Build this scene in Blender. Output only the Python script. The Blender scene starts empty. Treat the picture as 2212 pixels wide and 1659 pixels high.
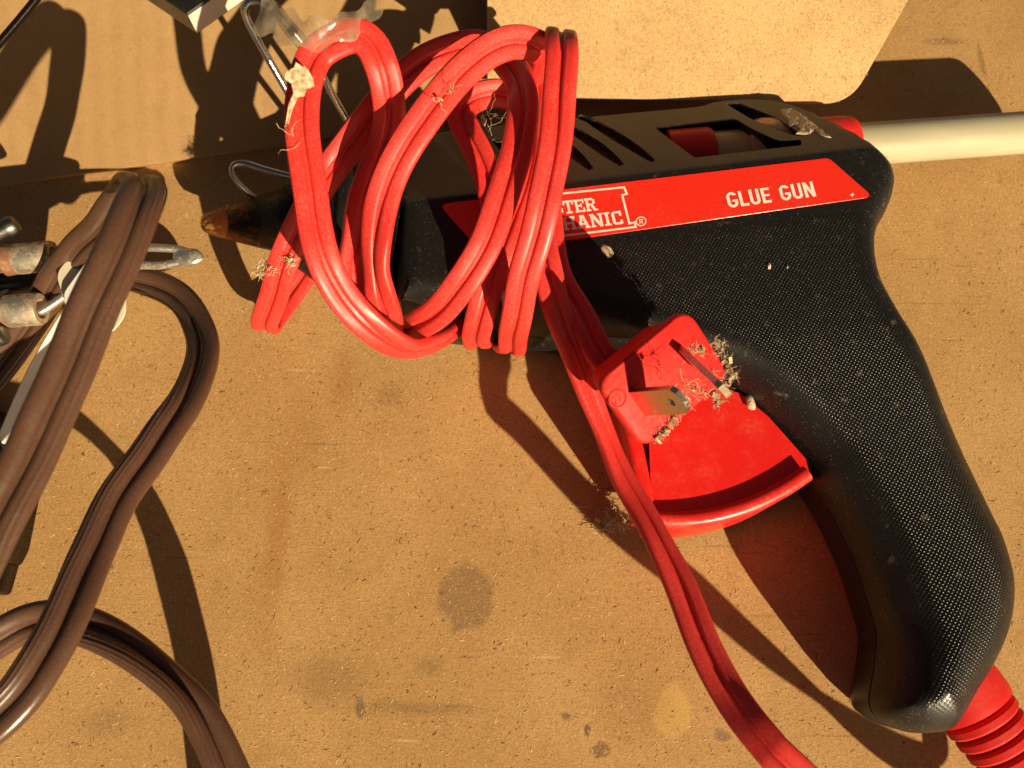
import bpy, bmesh, math, random
import numpy as np
from mathutils import Vector, Matrix, Euler
from mathutils.geometry import delaunay_2d_cdt
random.seed(7)
S = bpy.context.scene
COL = S.collection

# ---------------------------------------------------------------- camera (all lengths below in cm, meshes in m)
CAMH, PITCH, FOC, CX, CY = 22.0, math.radians(18.0), 1789.0, 1106.0, 829.5
cam_d = bpy.data.cameras.new('camera')
cam = bpy.data.objects.new('camera', cam_d); COL.objects.link(cam)
cam.location = (0, 0, CAMH*.01); cam.rotation_euler = (PITCH, 0, 0)
cam_d.sensor_width = 36; cam_d.lens = 36*FOC/2212
cam_d.clip_start = 0.005; cam_d.clip_end = 50
cam_d.dof.use_dof = True; cam_d.dof.focus_distance = 0.20; cam_d.dof.aperture_fstop = 19
S.camera = cam

# ---------------------------------------------------------------- low late sun from the lower right of the frame
SH = Vector((-1.06, 1.65))                       # shadow offset on the table per unit of height
TOSUN = Vector((-SH.x, -SH.y, 1)).normalized()
wd = bpy.data.worlds.new('World'); S.world = wd; wd.use_nodes = True
nt = wd.node_tree; bg = nt.nodes['Background']
sky = nt.nodes.new('ShaderNodeTexSky'); sky.sky_type = 'NISHITA'; sky.sun_disc = False
sky.sun_elevation = math.asin(TOSUN.z); sky.sun_rotation = math.atan2(TOSUN.x, TOSUN.y)
sky.dust_density = 1.0; sky.ozone_density = 0.0; sky.air_density = 0.35
wb = nt.nodes.new('ShaderNodeMix'); wb.data_type = 'RGBA'; wb.blend_type = 'MULTIPLY'; wb.inputs[0].default_value = 1.0
wb.inputs[7].default_value = (1.0, 0.78, 0.50, 1)      # the photograph's warm white balance, as in the sun's colour
nt.links.new(sky.outputs[0], wb.inputs[6]); nt.links.new(wb.outputs[2], bg.inputs[0]); bg.inputs[1].default_value = 0.05
sd = bpy.data.lights.new('sun', 'SUN'); sd.energy = 5.0; sd.angle = math.radians(0.5); sd.color = (1.0, 0.83, 0.54)
sun = bpy.data.objects.new('sun', sd); COL.objects.link(sun); sun.location = TOSUN*1.5
sun.rotation_euler = (-TOSUN).to_track_quat('-Z', 'Y').to_euler()
S.view_settings.view_transform = 'Standard'; S.view_settings.look = 'None'
S.view_settings.exposure = 0.69; S.view_settings.gamma = 1.0; S.view_settings.use_curve_mapping = False

# ---------------------------------------------------------------- picture-to-place mapping used while laying things out
CT, ST = math.cos(PITCH), math.sin(PITCH)
CAMP = Vector((0, 0, CAMH))
def ray(x, y):
    xc = (x-CX)/FOC; yc = -(y-CY)/FOC
    return Vector((xc, yc*CT+ST, yc*ST-CT))
def W(x, y, z=0.0):
    d = ray(x, y); return CAMP + d*((z-CAMH)/d.z)
def WP(x, y, p0, n):
    d = ray(x, y); return CAMP + d*((p0-CAMP).dot(n)/d.dot(n))
def k2(x, y, z): return W(542.2+.3333*x, .3333*y, z)
def k6(x, y, z): return W(542.2+.3333*x, 406.6+.3333*y, z)
def k3(x, y, z): return W(1152+.3333*x, .3333*y, z)
def kb(x, y, z): return W(.2083*x, 372.7+.2083*y, z)
def k1(x, y, z): return W(.3333*x, .3333*y, z)

# ---------------------------------------------------------------- materials
class NB:
    def __init__(s, name):
        s.m = bpy.data.materials.new(name); s.m.use_nodes = True
        s.t = s.m.node_tree; s.b = s.t.nodes['Principled BSDF']
        tc = s.t.nodes.new('ShaderNodeTexCoord'); mp = s.t.nodes.new('ShaderNodeMapping')
        mp.inputs['Scale'].default_value = (100, 100, 100)
        s.t.links.new(tc.outputs['Object'], mp.inputs[0]); s.p = mp.outputs[0]
    def set(s, sock, v):
        if isinstance(v, bpy.types.NodeSocket): s.t.links.new(v, sock)
        else:
            if isinstance(v, (tuple, list)) and len(v) == 3 and sock.type == 'RGBA': v = (*v, 1)
            sock.default_value = v
    def n(s, kind, out=0, **kw):
        nd = s.t.nodes.new(kind)
        for k, v in kw.items():
            if k.startswith('_'): setattr(nd, k[1:], v)
            else: s.set(nd.inputs[int(k[1:])] if k[0] == 'i' and k[1:].isdigit() else nd.inputs[k], v)
        return nd.outputs[out]
    def noise(s, scale, detail=4, rough=.6, vec=None, dist=0.0, out=0):
        return s.n('ShaderNodeTexNoise', out, Vector=vec or s.p, Scale=scale, Detail=detail, Roughness=rough, Distortion=dist)
    def math(s, op, a, b=0.0, c=0.0):
        return s.n('ShaderNodeMath', 0, _operation=op, i0=a, i1=b, i2=c)
    def vm(s, op, a, b=(0, 0, 0), out=0):
        return s.n('ShaderNodeVectorMath', out, _operation=op, i0=a, i1=b)
    def rng(s, v, a, b, c=0.0, d=1.0):
        return s.n('ShaderNodeMapRange', 0, _interpolation_type='SMOOTHSTEP', i0=v, i1=a, i2=b, i3=c, i4=d)
    def mix(s, f, a, b, mode='MIX'):
        nd = s.t.nodes.new('ShaderNodeMix'); nd.data_type = 'RGBA'; nd.blend_type = mode
        s.set(nd.inputs[0], f); s.set(nd.inputs[6], a); s.set(nd.inputs[7], b)
        return nd.outputs[2]
    def bump(s, h, dist, strength=1.0, prev=None):
        kw = dict(Height=h, Distance=dist*.01, Strength=strength)
        if prev is not None: kw['Normal'] = prev
        return s.n('ShaderNodeBump', 0, **kw)
    def stretch(s, sc, rot=0.0):
        nd = s.t.nodes.new('ShaderNodeMapping'); s.t.links.new(s.p, nd.inputs[0])
        nd.inputs['Rotation'].default_value = (0, 0, rot); nd.inputs['Scale'].default_value = sc
        return nd.outputs[0]
    def fin(s, col=None, rough=None, normal=None, **kw):
        if col is not None: s.set(s.b.inputs['Base Color'], col)
        if rough is not None: s.set(s.b.inputs['Roughness'], rough)
        if normal is not None: s.set(s.b.inputs['Normal'], normal)
        for k, v in kw.items(): s.set(s.b.inputs[k.replace('_', ' ')], v)
        return s.m

def fibre_board(name, c1, c2, stains=(), fib=1.0, spk=1.0, flute=0.0, grain=.012):
    b = NB(name)
    big = b.noise(.22, 3, .55); mid = b.noise(1.1, 4, .6); fine = b.noise(15, 5, .72)
    f1 = b.noise(6, 5, .7, b.stretch((1, 3.6, 1), .5), 2.0); f2 = b.noise(7, 5, .7, b.stretch((3.4, 1, 1), .35), 2.0)
    col = b.mix(b.rng(big, .35, .66), c1, c2)
    col = b.mix(b.math('MULTIPLY', b.rng(mid, .5, .72), .35), col, tuple(v*.72 for v in c1))
    fm = b.math('ADD', b.math('MULTIPLY', f1, .5), b.math('MULTIPLY', f2, .5))
    col = b.mix(b.math('MULTIPLY', b.rng(fm, .46, .66), .7*fib), col, tuple(v*.55 for v in c1))
    col = b.mix(b.math('MULTIPLY', b.rng(fm, .5, .34), .45*fib), col, tuple(min(1, v*1.32) for v in c2))
    col = b.mix(b.math('MULTIPLY', b.rng(fine, .50, .68), .7*fib), col, tuple(v*.5 for v in c1))
    sp = b.noise(3.4, 2, .4); col = b.mix(b.math('MULTIPLY', b.rng(sp, .735, .79), .8*spk), col, (.035, .018, .008))
    sc = b.noise(2.2, 3, .6, b.stretch((.16, 5.2, 1), -.22)); col = b.mix(b.math('MULTIPLY', b.rng(sc, .69, .76), .65*spk), col, (.06, .03, .014))
    sw = b.noise(2.0, 2, .5, b.stretch((.3, 4.5, 1), .35)); col = b.mix(b.math('MULTIPLY', b.rng(sw, .73, .8), .5*spk), col, (.62, .43, .2))
    wob = b.vm('SCALE', b.vm('SUBTRACT', b.noise(1.6, 5, .65, out=1), (.5, .5, .5)))
    wob.node.inputs['Scale'].default_value = 1.1
    hgt = fine
    for (cx, cy, rx, ry, sc_, am, soft) in stains:
        d = b.vm('ADD', b.vm('SUBTRACT', b.p, (cx, cy, 0)), b.vm('MULTIPLY', wob, (rx, ry, 0)))
        d = b.vm('LENGTH', b.vm('MULTIPLY', d, (1/rx, 1/ry, 0)), out=1)
        msk = b.math('MULTIPLY', b.rng(d, 1.0, 1.0-soft), am*.72)
        msk = b.math('MULTIPLY', msk, b.rng(fm, .3, .56, .55, 1.0))
        col = b.mix(msk, col, sc_)
    h = b.math('ADD', b.math('MULTIPLY', fine, .6), b.math('MULTIPLY', fm, .9))
    pit = b.noise(11, 2, .5)
    col = b.mix(b.math('MULTIPLY', b.rng(pit, .66, .74), .35*fib), col, (.10, .05, .02))
    col = b.mix(b.math('MULTIPLY', b.rng(pit, .36, .29), .4*fib), col, tuple(min(1, v*1.5) for v in c2))
    nrm = b.bump(b.math('ADD', h, b.math('MULTIPLY', pit, -.2)), grain*1.5, .9)
    if flute:
        wv = b.n('ShaderNodeTexWave', 1, Vector=b.p, Scale=.5, Distortion=1.2, Detail=2.0)
        nrm = b.bump(wv, flute, .5, nrm)
    return b.fin(col, b.rng(mid, .3, .7, .62, .8), nrm, Specular_IOR_Level=.25)

def plastic(name, c, rough=.4, dust=.3, dustc=(.42, .27, .16), bump=.004, spec=.5, **kw):
    b = NB(name)
    n1 = b.noise(1.3, 5, .65); n2 = b.noise(11, 4, .7); n3 = b.noise(26, 2, .5)
    col = b.mix(b.math('MULTIPLY', b.math('MULTIPLY', b.rng(n1, .42, .7), b.rng(n2, .35, .75)), dust), c, dustc)
    col = b.mix(b.math('MULTIPLY', b.rng(n3, .7, .76), dust*1.2), col, dustc)
    r = b.rng(n1, .3, .7, rough-.06, rough+.12)
    return b.fin(col, r, b.bump(b.math('ADD', n2, b.math('MULTIPLY', n1, .5)), bump, .6), Specular_IOR_Level=spec, **kw)

def metal(name, c, c2, rough=.3, rust=0.5, met=1.0):
    b = NB(name)
    n1 = b.noise(1.6, 6, .7); n2 = b.noise(9, 5, .7)
    m = b.math('MULTIPLY', b.rng(b.math('ADD', b.math('MULTIPLY', n1, .6), b.math('MULTIPLY', n2, .4)), .62-.24*rust, .74-.2*rust), 1.0)
    col = b.mix(m, c, c2)
    return b.fin(col, b.rng(m, 0, 1, rough, .75), b.bump(n2, .012, .6), Metallic=b.rng(m, 0, 1, met, .15))

M = {}
def m_cord(name, c, dustc, rough, am):
    b = NB(name); n1 = b.noise(.8, 4, .6); n2 = b.noise(24, 3, .7); n3 = b.noise(34, 2, .5); n4 = b.noise(5, 3, .6)
    dm = b.math('MULTIPLY', b.rng(n1, .3, .7, .45, 1.0), b.rng(n2, .42, .72))
    col = b.mix(b.math('MULTIPLY', dm, am), c, dustc)
    col = b.mix(b.math('MULTIPLY', b.rng(n3, .69, .75), am*1.3), col, tuple(min(1, v*1.5) for v in dustc))
    col = b.mix(b.math('MULTIPLY', b.rng(n4, .70, .76), .5), col, tuple(v*.35 for v in c))
    return b.fin(col, b.rng(n1, .3, .7, rough-.08, rough+.14), b.bump(n2, .003, .6), Specular_IOR_Level=.45)
M['red'] = m_cord('red_cord_vinyl', (.63, .026, .021), (.66, .26, .20), .42, .27)
M['redm'] = plastic('red_moulded_plastic', (.68, .015, .012), .30, .34, (.58, .2, .12))
M['redd'] = plastic('red_rubber', (.64, .016, .013), .55, .25, (.55, .2, .13), spec=.25)
M['brown'] = m_cord('brown_cord_vinyl', (.080, .037, .022), (.22, .145, .10), .28, .24)
M['housing'] = plastic('dark_brown_plastic', (.007, .0035, .0025), .2, .05, (.06, .035, .02), spec=.14)
M['blackgloss'] = plastic('black_gloss', (.012, .011, .010), .25, .2, (.1, .07, .05))
M['white'] = plastic('white_plastic', (.78, .76, .70), .3, .06, (.5, .4, .3))
M['cream'] = plastic('cream_card', (.72, .62, .48), .5, .1)
M['glue'] = plastic('dried_glue', (.60, .46, .32), .4, .55, (.10, .06, .04), .04)
M['steel'] = metal('steel_wire', (.55, .55, .54), (.2, .17, .13), .2, .15)
M['tarn'] = metal('tarnished_steel', (.60, .53, .42), (.27, .16, .08), .42, .8, .85)
M['rust'] = metal('rusty_iron', (.38, .25, .15), (.22, .09, .04), .5, 1.1, .4)
M['dkmetal'] = metal('dark_metal', (.16, .15, .14), (.08, .06, .05), .4, .4)
M['solder'] = metal('solder_tip', (.60, .56, .50), (.17, .12, .08), .26, .55, .85)
M['blade'] = metal('plug_blade_brass', (.62, .55, .42), (.40, .32, .20), .3, .45)
M['brass'] = metal('worn_brass', (.60, .38, .20), (.40, .23, .12), .5, .6, .4)
M['amber'] = plastic('amber_bounce_tint', (.66, .44, .18), .35, .2, (.2, .12, .05))  # tan of warm bounced light on the stick, put into the colour
def m_ink():
    b = NB('label_white'); n = b.noise(6, 5, .7); n2 = b.noise(1.2, 4, .6)
    return b.fin(b.mix(b.math('MULTIPLY', b.rng(n, .56, .70), b.rng(n2, .35, .6, .3, 1)), (.78, .70, .62), (.60, .16, .11)), .34)
M['ink'] = m_ink()
def m_vent():
    b = NB('dusty_vent'); n = b.noise(24, 3, .6); n2 = b.noise(6, 3, .6)
    return b.fin(b.mix(b.math('MULTIPLY', b.rng(n, .5, .66), b.rng(n2, .4, .6)), (.012, .011, .010), (.30, .24, .17)), .5, b.bump(n, .03, 1.0))
M['vent'] = m_vent()
M['dark'] = NB('dark_inside').fin((.012, .010, .008), .7)
def m_label_worn():
    b = NB('label_red_sticker'); n = b.noise(3.5, 5, .7); n2 = b.noise(14, 3, .6)
    n3 = b.noise(20, 3, .6); n4 = b.noise(.5, 3, .5)
    col = b.mix(b.math('MULTIPLY', b.rng(n, .64, .72), .7), (.76, .026, .012), (.16, .03, .02))
    col = b.mix(b.math('MULTIPLY', b.math('MULTIPLY', b.rng(n3, .5, .75), b.rng(n4, .4, .65)), .35), col, (.6, .2, .13))
    return b.fin(col, b.rng(n2, .3, .7, .2, .3), Specular_IOR_Level=.5)
M['label'] = m_label_worn()
def m_lint():
    b = NB('dry_lint'); n = b.noise(7, 4, .7)
    return b.fin(b.mix(b.rng(n, .35, .65), (.62, .47, .30), (.26, .17, .09)), .9)
M['lint'] = m_lint()
def m_gun():
    b = NB('gun_black_plastic')
    at = b.n('ShaderNodeAttribute', 2, _attribute_name='grip')
    n1 = b.noise(.9, 5, .65); n2 = b.noise(12, 5, .75); n3 = b.noise(30, 2, .5); n4 = b.noise(2.6, 5, .7)
    vor = b.t.nodes.new('ShaderNodeTexVoronoi'); vor.voronoi_dimensions = '2D'
    vor.inputs['Scale'].default_value = 13.0; vor.inputs['Randomness'].default_value = 0.0
    rot = b.stretch((1, 1, 1), .55); b.t.links.new(rot, vor.inputs['Vector'])
    dots = b.rng(vor.outputs['Distance'], .45, .12)
    col = b.mix(b.math('MULTIPLY', b.rng(n1, .45, .75), b.rng(n2, .45, .75, 0, .22)), (.0085, .0080, .0074), (.17, .12, .08))
    col = b.mix(b.math('MULTIPLY', b.rng(n3, .675, .74), .6), col, (.40, .30, .2))
    col = b.mix(b.math('MULTIPLY', b.rng(n4, .60, .78), .36), col, (.3, .22, .14))
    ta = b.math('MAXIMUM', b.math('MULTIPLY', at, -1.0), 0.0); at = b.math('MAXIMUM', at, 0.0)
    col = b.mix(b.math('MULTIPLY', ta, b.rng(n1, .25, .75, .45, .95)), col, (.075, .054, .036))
    leath = b.noise(22, 3, .6)
    nrm = b.bump(b.math('MULTIPLY', dots, at), .013, 1.0)
    nrm = b.bump(leath, .006, .5, nrm)
    return b.fin(col, b.rng(at, 0, 1, .42, .28), nrm, Specular_IOR_Level=.36)
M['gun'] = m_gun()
def m_nozzle():
    b = NB('burnt_nozzle'); n = b.noise(2.4, 6, .7, b.stretch((.6, 2.2, 2.2)), .8); n2 = b.noise(8, 5, .7)
    ax = b.n('ShaderNodeSeparateXYZ', 0, Vector=b.p)
    t = b.math('ADD', b.math('MULTIPLY', ax, -.45), b.math('MULTIPLY', n, 1.9))
    col = b.mix(b.rng(t, .85, 1.25), (.008, .004, .003), (.20, .05, .012))
    col = b.mix(b.rng(t, 1.45, 1.85), col, (.80, .48, .10))
    col = b.mix(b.rng(n2, .66, .72), col, (.02, .01, .006))
    return b.fin(col, b.rng(n2, .3, .7, .2, .45), b.bump(n2, .05, .8), Metallic=.7, Specular_IOR_Level=.5, Coat_Weight=.0, Coat_Roughness=.12)
M['nozzle'] = m_nozzle()
def m_stick():
    b = NB('hot_melt_glue'); n = b.noise(1.2, 4, .6, b.stretch((.3, 2, 2))); n2 = b.noise(5, 2, .4)
    col = b.mix(b.rng(n, .3, .7), (.42, .385, .265), (.47, .44, .325))
    col = b.mix(b.math('MULTIPLY', b.rng(n2, .74, .78), .7), col, (.2, .14, .07))
    return b.fin(col, .5, Specular_IOR_Level=.25, Subsurface_Weight=.85, Subsurface_Radius=(.010, .008, .0045), Subsurface_Scale=.8, Transmission_Weight=.12, IOR=1.45)
M['stick'] = m_stick()
def m_tape():
    m = bpy.data.materials.new('clear_film'); m.use_nodes = True; t = m.node_tree; t.nodes.clear()
    o = t.nodes.new('ShaderNodeOutputMaterial'); a = t.nodes.new('ShaderNodeMixShader'); c = t.nodes.new('ShaderNodeMixShader')
    tr = t.nodes.new('ShaderNodeBsdfTransparent'); g = t.nodes.new('ShaderNodeBsdfGlossy'); d = t.nodes.new('ShaderNodeBsdfDiffuse')
    tl = t.nodes.new('ShaderNodeBsdfTranslucent'); e = t.nodes.new('ShaderNodeMixShader')
    tr.inputs[0].default_value = (.92, .88, .80, 1); g.inputs['Roughness'].default_value = .18
    d.inputs[0].default_value = (.52, .42, .28, 1); tl.inputs[0].default_value = (.5, .4, .26, 1)
    tc = t.nodes.new('ShaderNodeTexCoord'); nz = t.nodes.new('ShaderNodeTexNoise'); nz.inputs['Scale'].default_value = 240; nz.inputs['Detail'].default_value = 5
    t.links.new(tc.outputs['Object'], nz.inputs['Vector']); mr = t.nodes.new('ShaderNodeMapRange')
    mr.inputs[1].default_value = .3; mr.inputs[2].default_value = .7; mr.inputs[3].default_value = .16; mr.inputs[4].default_value = .7
    t.links.new(nz.outputs[0], mr.inputs[0])
    t.links.new(d.outputs[0], e.inputs[1]); t.links.new(tl.outputs[0], e.inputs[2]); e.inputs[0].default_value = .4
    t.links.new(e.outputs[0], c.inputs[1]); t.links.new(g.outputs[0], c.inputs[2]); c.inputs[0].default_value = .3
    t.links.new(mr.outputs[0], a.inputs[0]); t.links.new(tr.outputs[0], a.inputs[1]); t.links.new(c.outputs[0], a.inputs[2])
    t.links.new(a.outputs[0], o.inputs[0]); return m
M['film'] = m_tape()

# ---------------------------------------------------------------- mesh helpers (coordinates in cm, world)
def tag(o, label=None, cat=None, group=None, kind=None):
    if label: o['label'] = label
    if cat: o['category'] = cat
    if group: o['group'] = group
    if kind: o['kind'] = kind
    return o
def empty(name, loc):
    o = bpy.data.objects.new(name, None); COL.objects.link(o); o.location = Vector(loc)*.01
    o.empty_display_size = .01; return o
def wloc(o):
    v = Vector(o.location)
    while o.parent: o = o.parent; v += o.location
    return v
def mk(name, verts, faces, mat, parent=None, smooth=40, attr=None, base=None):
    vs = [Vector(v) for v in verts]
    if base is None:
        base = sum(vs, Vector())/len(vs); base.z = min(v.z for v in vs)
    base = Vector(base)
    me = bpy.data.meshes.new(name); me.from_pydata([(v-base)*.01 for v in vs], [], faces)
    if smooth:
        me.polygons.foreach_set('use_smooth', [True]*len(me.polygons)); me.update(); me.set_sharp_from_angle(angle=math.radians(smooth))
    me.materials.append(mat)
    if attr is not None:
        a = me.attributes.new('grip', 'FLOAT', 'POINT'); a.data.foreach_set('value', list(attr))
    o = bpy.data.objects.new(name, me); COL.objects.link(o)
    if parent is not None:
        o.parent = parent; o.location = base*.01 - wloc(parent)
    else: o.location = base*.01
    return o
class MB:
    def __init__(s): s.v = []; s.f = []
    def add(s, v, f):
        o = len(s.v); s.v += [Vector(q) for q in v]; s.f += [tuple(i+o for i in q) for q in f]
    def build(s, name, mat, parent=None, **kw): return mk(name, s.v, s.f, mat, parent, **kw)
def catmull(P, step, n_extra=None):
    P = [np.array(p, float) for p in P]
    Q = [2*P[0]-P[1]] + P + [2*P[-1]-P[-2]]; out = []
    for i in range(1, len(Q)-2):
        p0, p1, p2, p3 = Q[i-1:i+3]; L = np.linalg.norm((p2-p1)[:3]); k = max(2, int(L/step)+1)
        for j in range(k):
            t = j/k
            out.append(.5*((2*p1)+(-p0+p2)*t+(2*p0-5*p1+4*p2-p3)*t*t+(-p0+3*p1-3*p2+p3)*t**3))
    out.append(Q[-2]); return out
def frames(path, view=True, lat0=None, tw=None):
    n = len(path); T = []
    for i in range(n):
        a = path[max(0, i-1)]; b = path[min(n-1, i+1)]; T.append((b-a).normalized())
    L = []; prev = lat0
    for i in range(n):
        if view:
            vd = (CAMP-path[i]).normalized(); c = T[i].cross(vd)
            if prev is None: l = c.normalized()
            else:
                tr = (prev - T[i]*prev.dot(T[i])).normalized(); w = min(1, c.length*1.2)
                if c.length > 1e-4 and c.dot(tr) < 0: c = -c
                l = (tr*(1-w)*3 + c.normalized()*w) if c.length > 1e-4 else tr
                l = (l - T[i]*l.dot(T[i])).normalized()
        else:
            pv = prev if prev is not None else (Vector((0, 0, 1)).cross(T[i]) if abs(T[i].z) < .95 else Vector((1, 0, 0)))
            l = (pv - T[i]*pv.dot(T[i])).normalized()
        L.append(l); prev = l
    for _ in range(6):
        L = [L[0]] + [((L[i-1]+L[i]*2+L[i+1]) - T[i]*(L[i-1]+L[i]*2+L[i+1]).dot(T[i])).normalized() for i in range(1, n-1)] + [L[-1]]
    out = []
    for i in range(n):
        l = L[i]; u = T[i].cross(l).normalized()
        if tw is not None:
            a = math.radians(tw[i]); l, u = l*math.cos(a)+u*math.sin(a), -l*math.sin(a)+u*math.cos(a)
        out.append((l, u, T[i]))
    return out
def sweep(mb, path, prof, fr, caps=True, scale=None):
    n, k = len(path), len(prof); v = []
    for i, p in enumerate(path):
        l, u, t = fr[i]; s = scale[i] if scale else 1
        v += [p + l*(a*s) + u*(b*s) for a, b in prof]
    f = [(i*k+j, i*k+(j+1) % k, (i+1)*k+(j+1) % k, (i+1)*k+j) for i in range(n-1) for j in range(k)]
    if caps: f += [tuple(range(k))[::-1], tuple((n-1)*k+j for j in range(k))]
    mb.add(v, f)
def zip_prof(r, off, th=1.0, ex=2.0, depth=.0):
    """outline of a flat two-conductor cord: two wires moulded side by side, a sharp groove between"""
    pts = []; a0 = .30
    for side in (1, -1):
        n = 26
        for i in range(n+1):
            a = -math.pi+a0 + (2*math.pi-2*a0)*i/n; ca, sa = math.cos(a), math.sin(a)
            m = (abs(ca)**ex+abs(sa)**ex)**(-1/ex)
            rr = m*r - (depth if side == 1 and i % 2 and 3 < i < n-3 else 0)
            pts.append((side*(off+rr*ca), side*rr*sa*th))
    return pts
def cord(mb, P, r, off, tw=None, step=.16, depth=0.0, lat0=None, th=.74, ex=3.0):
    pts = [list(p) + [0.0 if tw is None else tw[i]] for i, p in enumerate(P)]
    c = catmull(pts, step); path = [Vector(q[:3]) for q in c]
    sd_ = random.uniform(0, 9); acc = 0.0; jit = []
    for i_, q in enumerate(path):
        acc += 0 if i_ == 0 else (q-path[i_-1]).length
        jit.append(Vector((math.sin(acc*1.3+sd_), math.sin(acc*1.1+2*sd_), math.sin(acc*.9+3*sd_)))*.035+Vector((math.sin(acc*3.1+sd_), math.cos(acc*2.7+sd_), 0))*.010); c[i_][3] += 7*math.sin(acc*.8+sd_)+4*math.sin(acc*2.1+2*sd_)
    path = [q+e_ for q, e_ in zip(path, jit)]
    sweep(mb, path, zip_prof(r, off, th, ex, depth=depth), frames(path, lat0=lat0, tw=[q[3] for q in c]))
def circ(r, n=14, ry=None): return [(r*math.cos(2*math.pi*i/n), (ry or r)*math.sin(2*math.pi*i/n)) for i in range(n)]
def tube(mb, P, r, n=12, step=.12):
    path = [Vector(q) for q in catmull(P, step)]; sweep(mb, path, circ(r, n), frames(path, view=False))
def lathe(mb, A, B, prof, n=28, ry=1.0, up=Vector((0, 0, 1)), caps=True):
    """prof: (t along A-B, radius); ry squashes the radius along up"""
    A, B = Vector(A), Vector(B); ax = (B-A).normalized(); l = up.cross(ax).normalized(); u = ax.cross(l).normalized()
    v = []
    for t, r in prof:
        p = A+(B-A)*t; v += [p + l*(r*math.cos(2*math.pi*i/n)) + u*(r*ry*math.sin(2*math.pi*i/n)) for i in range(n)]
    f = [(i*n+j, i*n+(j+1) % n, (i+1)*n+(j+1) % n, (i+1)*n+j) for i in range(len(prof)-1) for j in range(n)]
    if caps: f += [tuple(range(n))[::-1], tuple((len(prof)-1)*n+j for j in range(n))]
    mb.add(v, f)
def slab(mb, poly, n, th, bev=.03):
    """plate: polygon poly (list of points on a plane), n its front normal, th thickness behind it, softened front edge"""
    P = [Vector(p) for p in poly]; n = Vector(n).normalized(); c = sum(P, Vector())/len(P)
    inn = []
    for i, p in enumerate(P):
        a = (P[i-1]-p).normalized(); b = (P[(i+1) % len(P)]-p).normalized(); e1 = n.cross((p-P[i-1]).normalized()); e2 = n.cross((P[(i+1) % len(P)]-p).normalized())
        m = (e1+e2); m = m.normalized() if m.length > 1e-5 else e1
        if m.dot(c-p) < 0 and len(P) < 9: m = -m
        inn.append(p + m*bev)
    k = len(P); v = inn + [p-n*bev for p in P] + [p-n*(th-bev) for p in P] + [q-n*th for q in inn]
    f = [tuple(range(k)), tuple(3*k+i for i in range(k))[::-1]]
    for r in range(3): f += [(r*k+i, (r+1)*k+i, (r+1)*k+(i+1) % k, r*k+(i+1) % k) for i in range(k)]
    mb.add(v, f)
def rounded(corners, r, seg=6):
    """round the corners of a 2D polygon"""
    out = []; C = [Vector(c[:2]) for c in corners]; n = len(C)
    for i in range(n):
        p, a, b = C[i], C[i-1], C[(i+1) % n]; d1 = (a-p).normalized(); d2 = (b-p).normalized()
        rr = r[i] if isinstance(r, (list, tuple)) else r; rr = min(rr, (a-p).length*.48, (b-p).length*.48)
        for j in range(seg+1):
            t = j/seg; out.append((p+d1*rr)*(1-t)**2 + p*2*t*(1-t) + (p+d2*rr)*t*t)
    return out
def inside(pts, poly):
    x, y = pts[:, 0], pts[:, 1]; r = np.zeros(len(pts), bool); n = len(poly)
    for i in range(n):
        x1, y1 = poly[i]; x2, y2 = poly[(i+1) % n]
        if y1 == y2: continue
        c = ((y1 > y) != (y2 > y)) & (x < (x2-x1)*(y-y1)/(y2-y1)+x1); r ^= c
    return r
def segdist(pts, poly):
    d = np.full(len(pts), 1e9); n = len(poly)
    for i in range(n):
        a = np.array(poly[i]); b = np.array(poly[(i+1) % n]); ab = b-a; L = ab@ab
        if L < 1e-12: continue
        t = np.clip(((pts-a)@ab)/L, 0, 1); d = np.minimum(d, np.hypot(*(pts-(a+t[:, None]*ab)).T))
    return d

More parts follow.
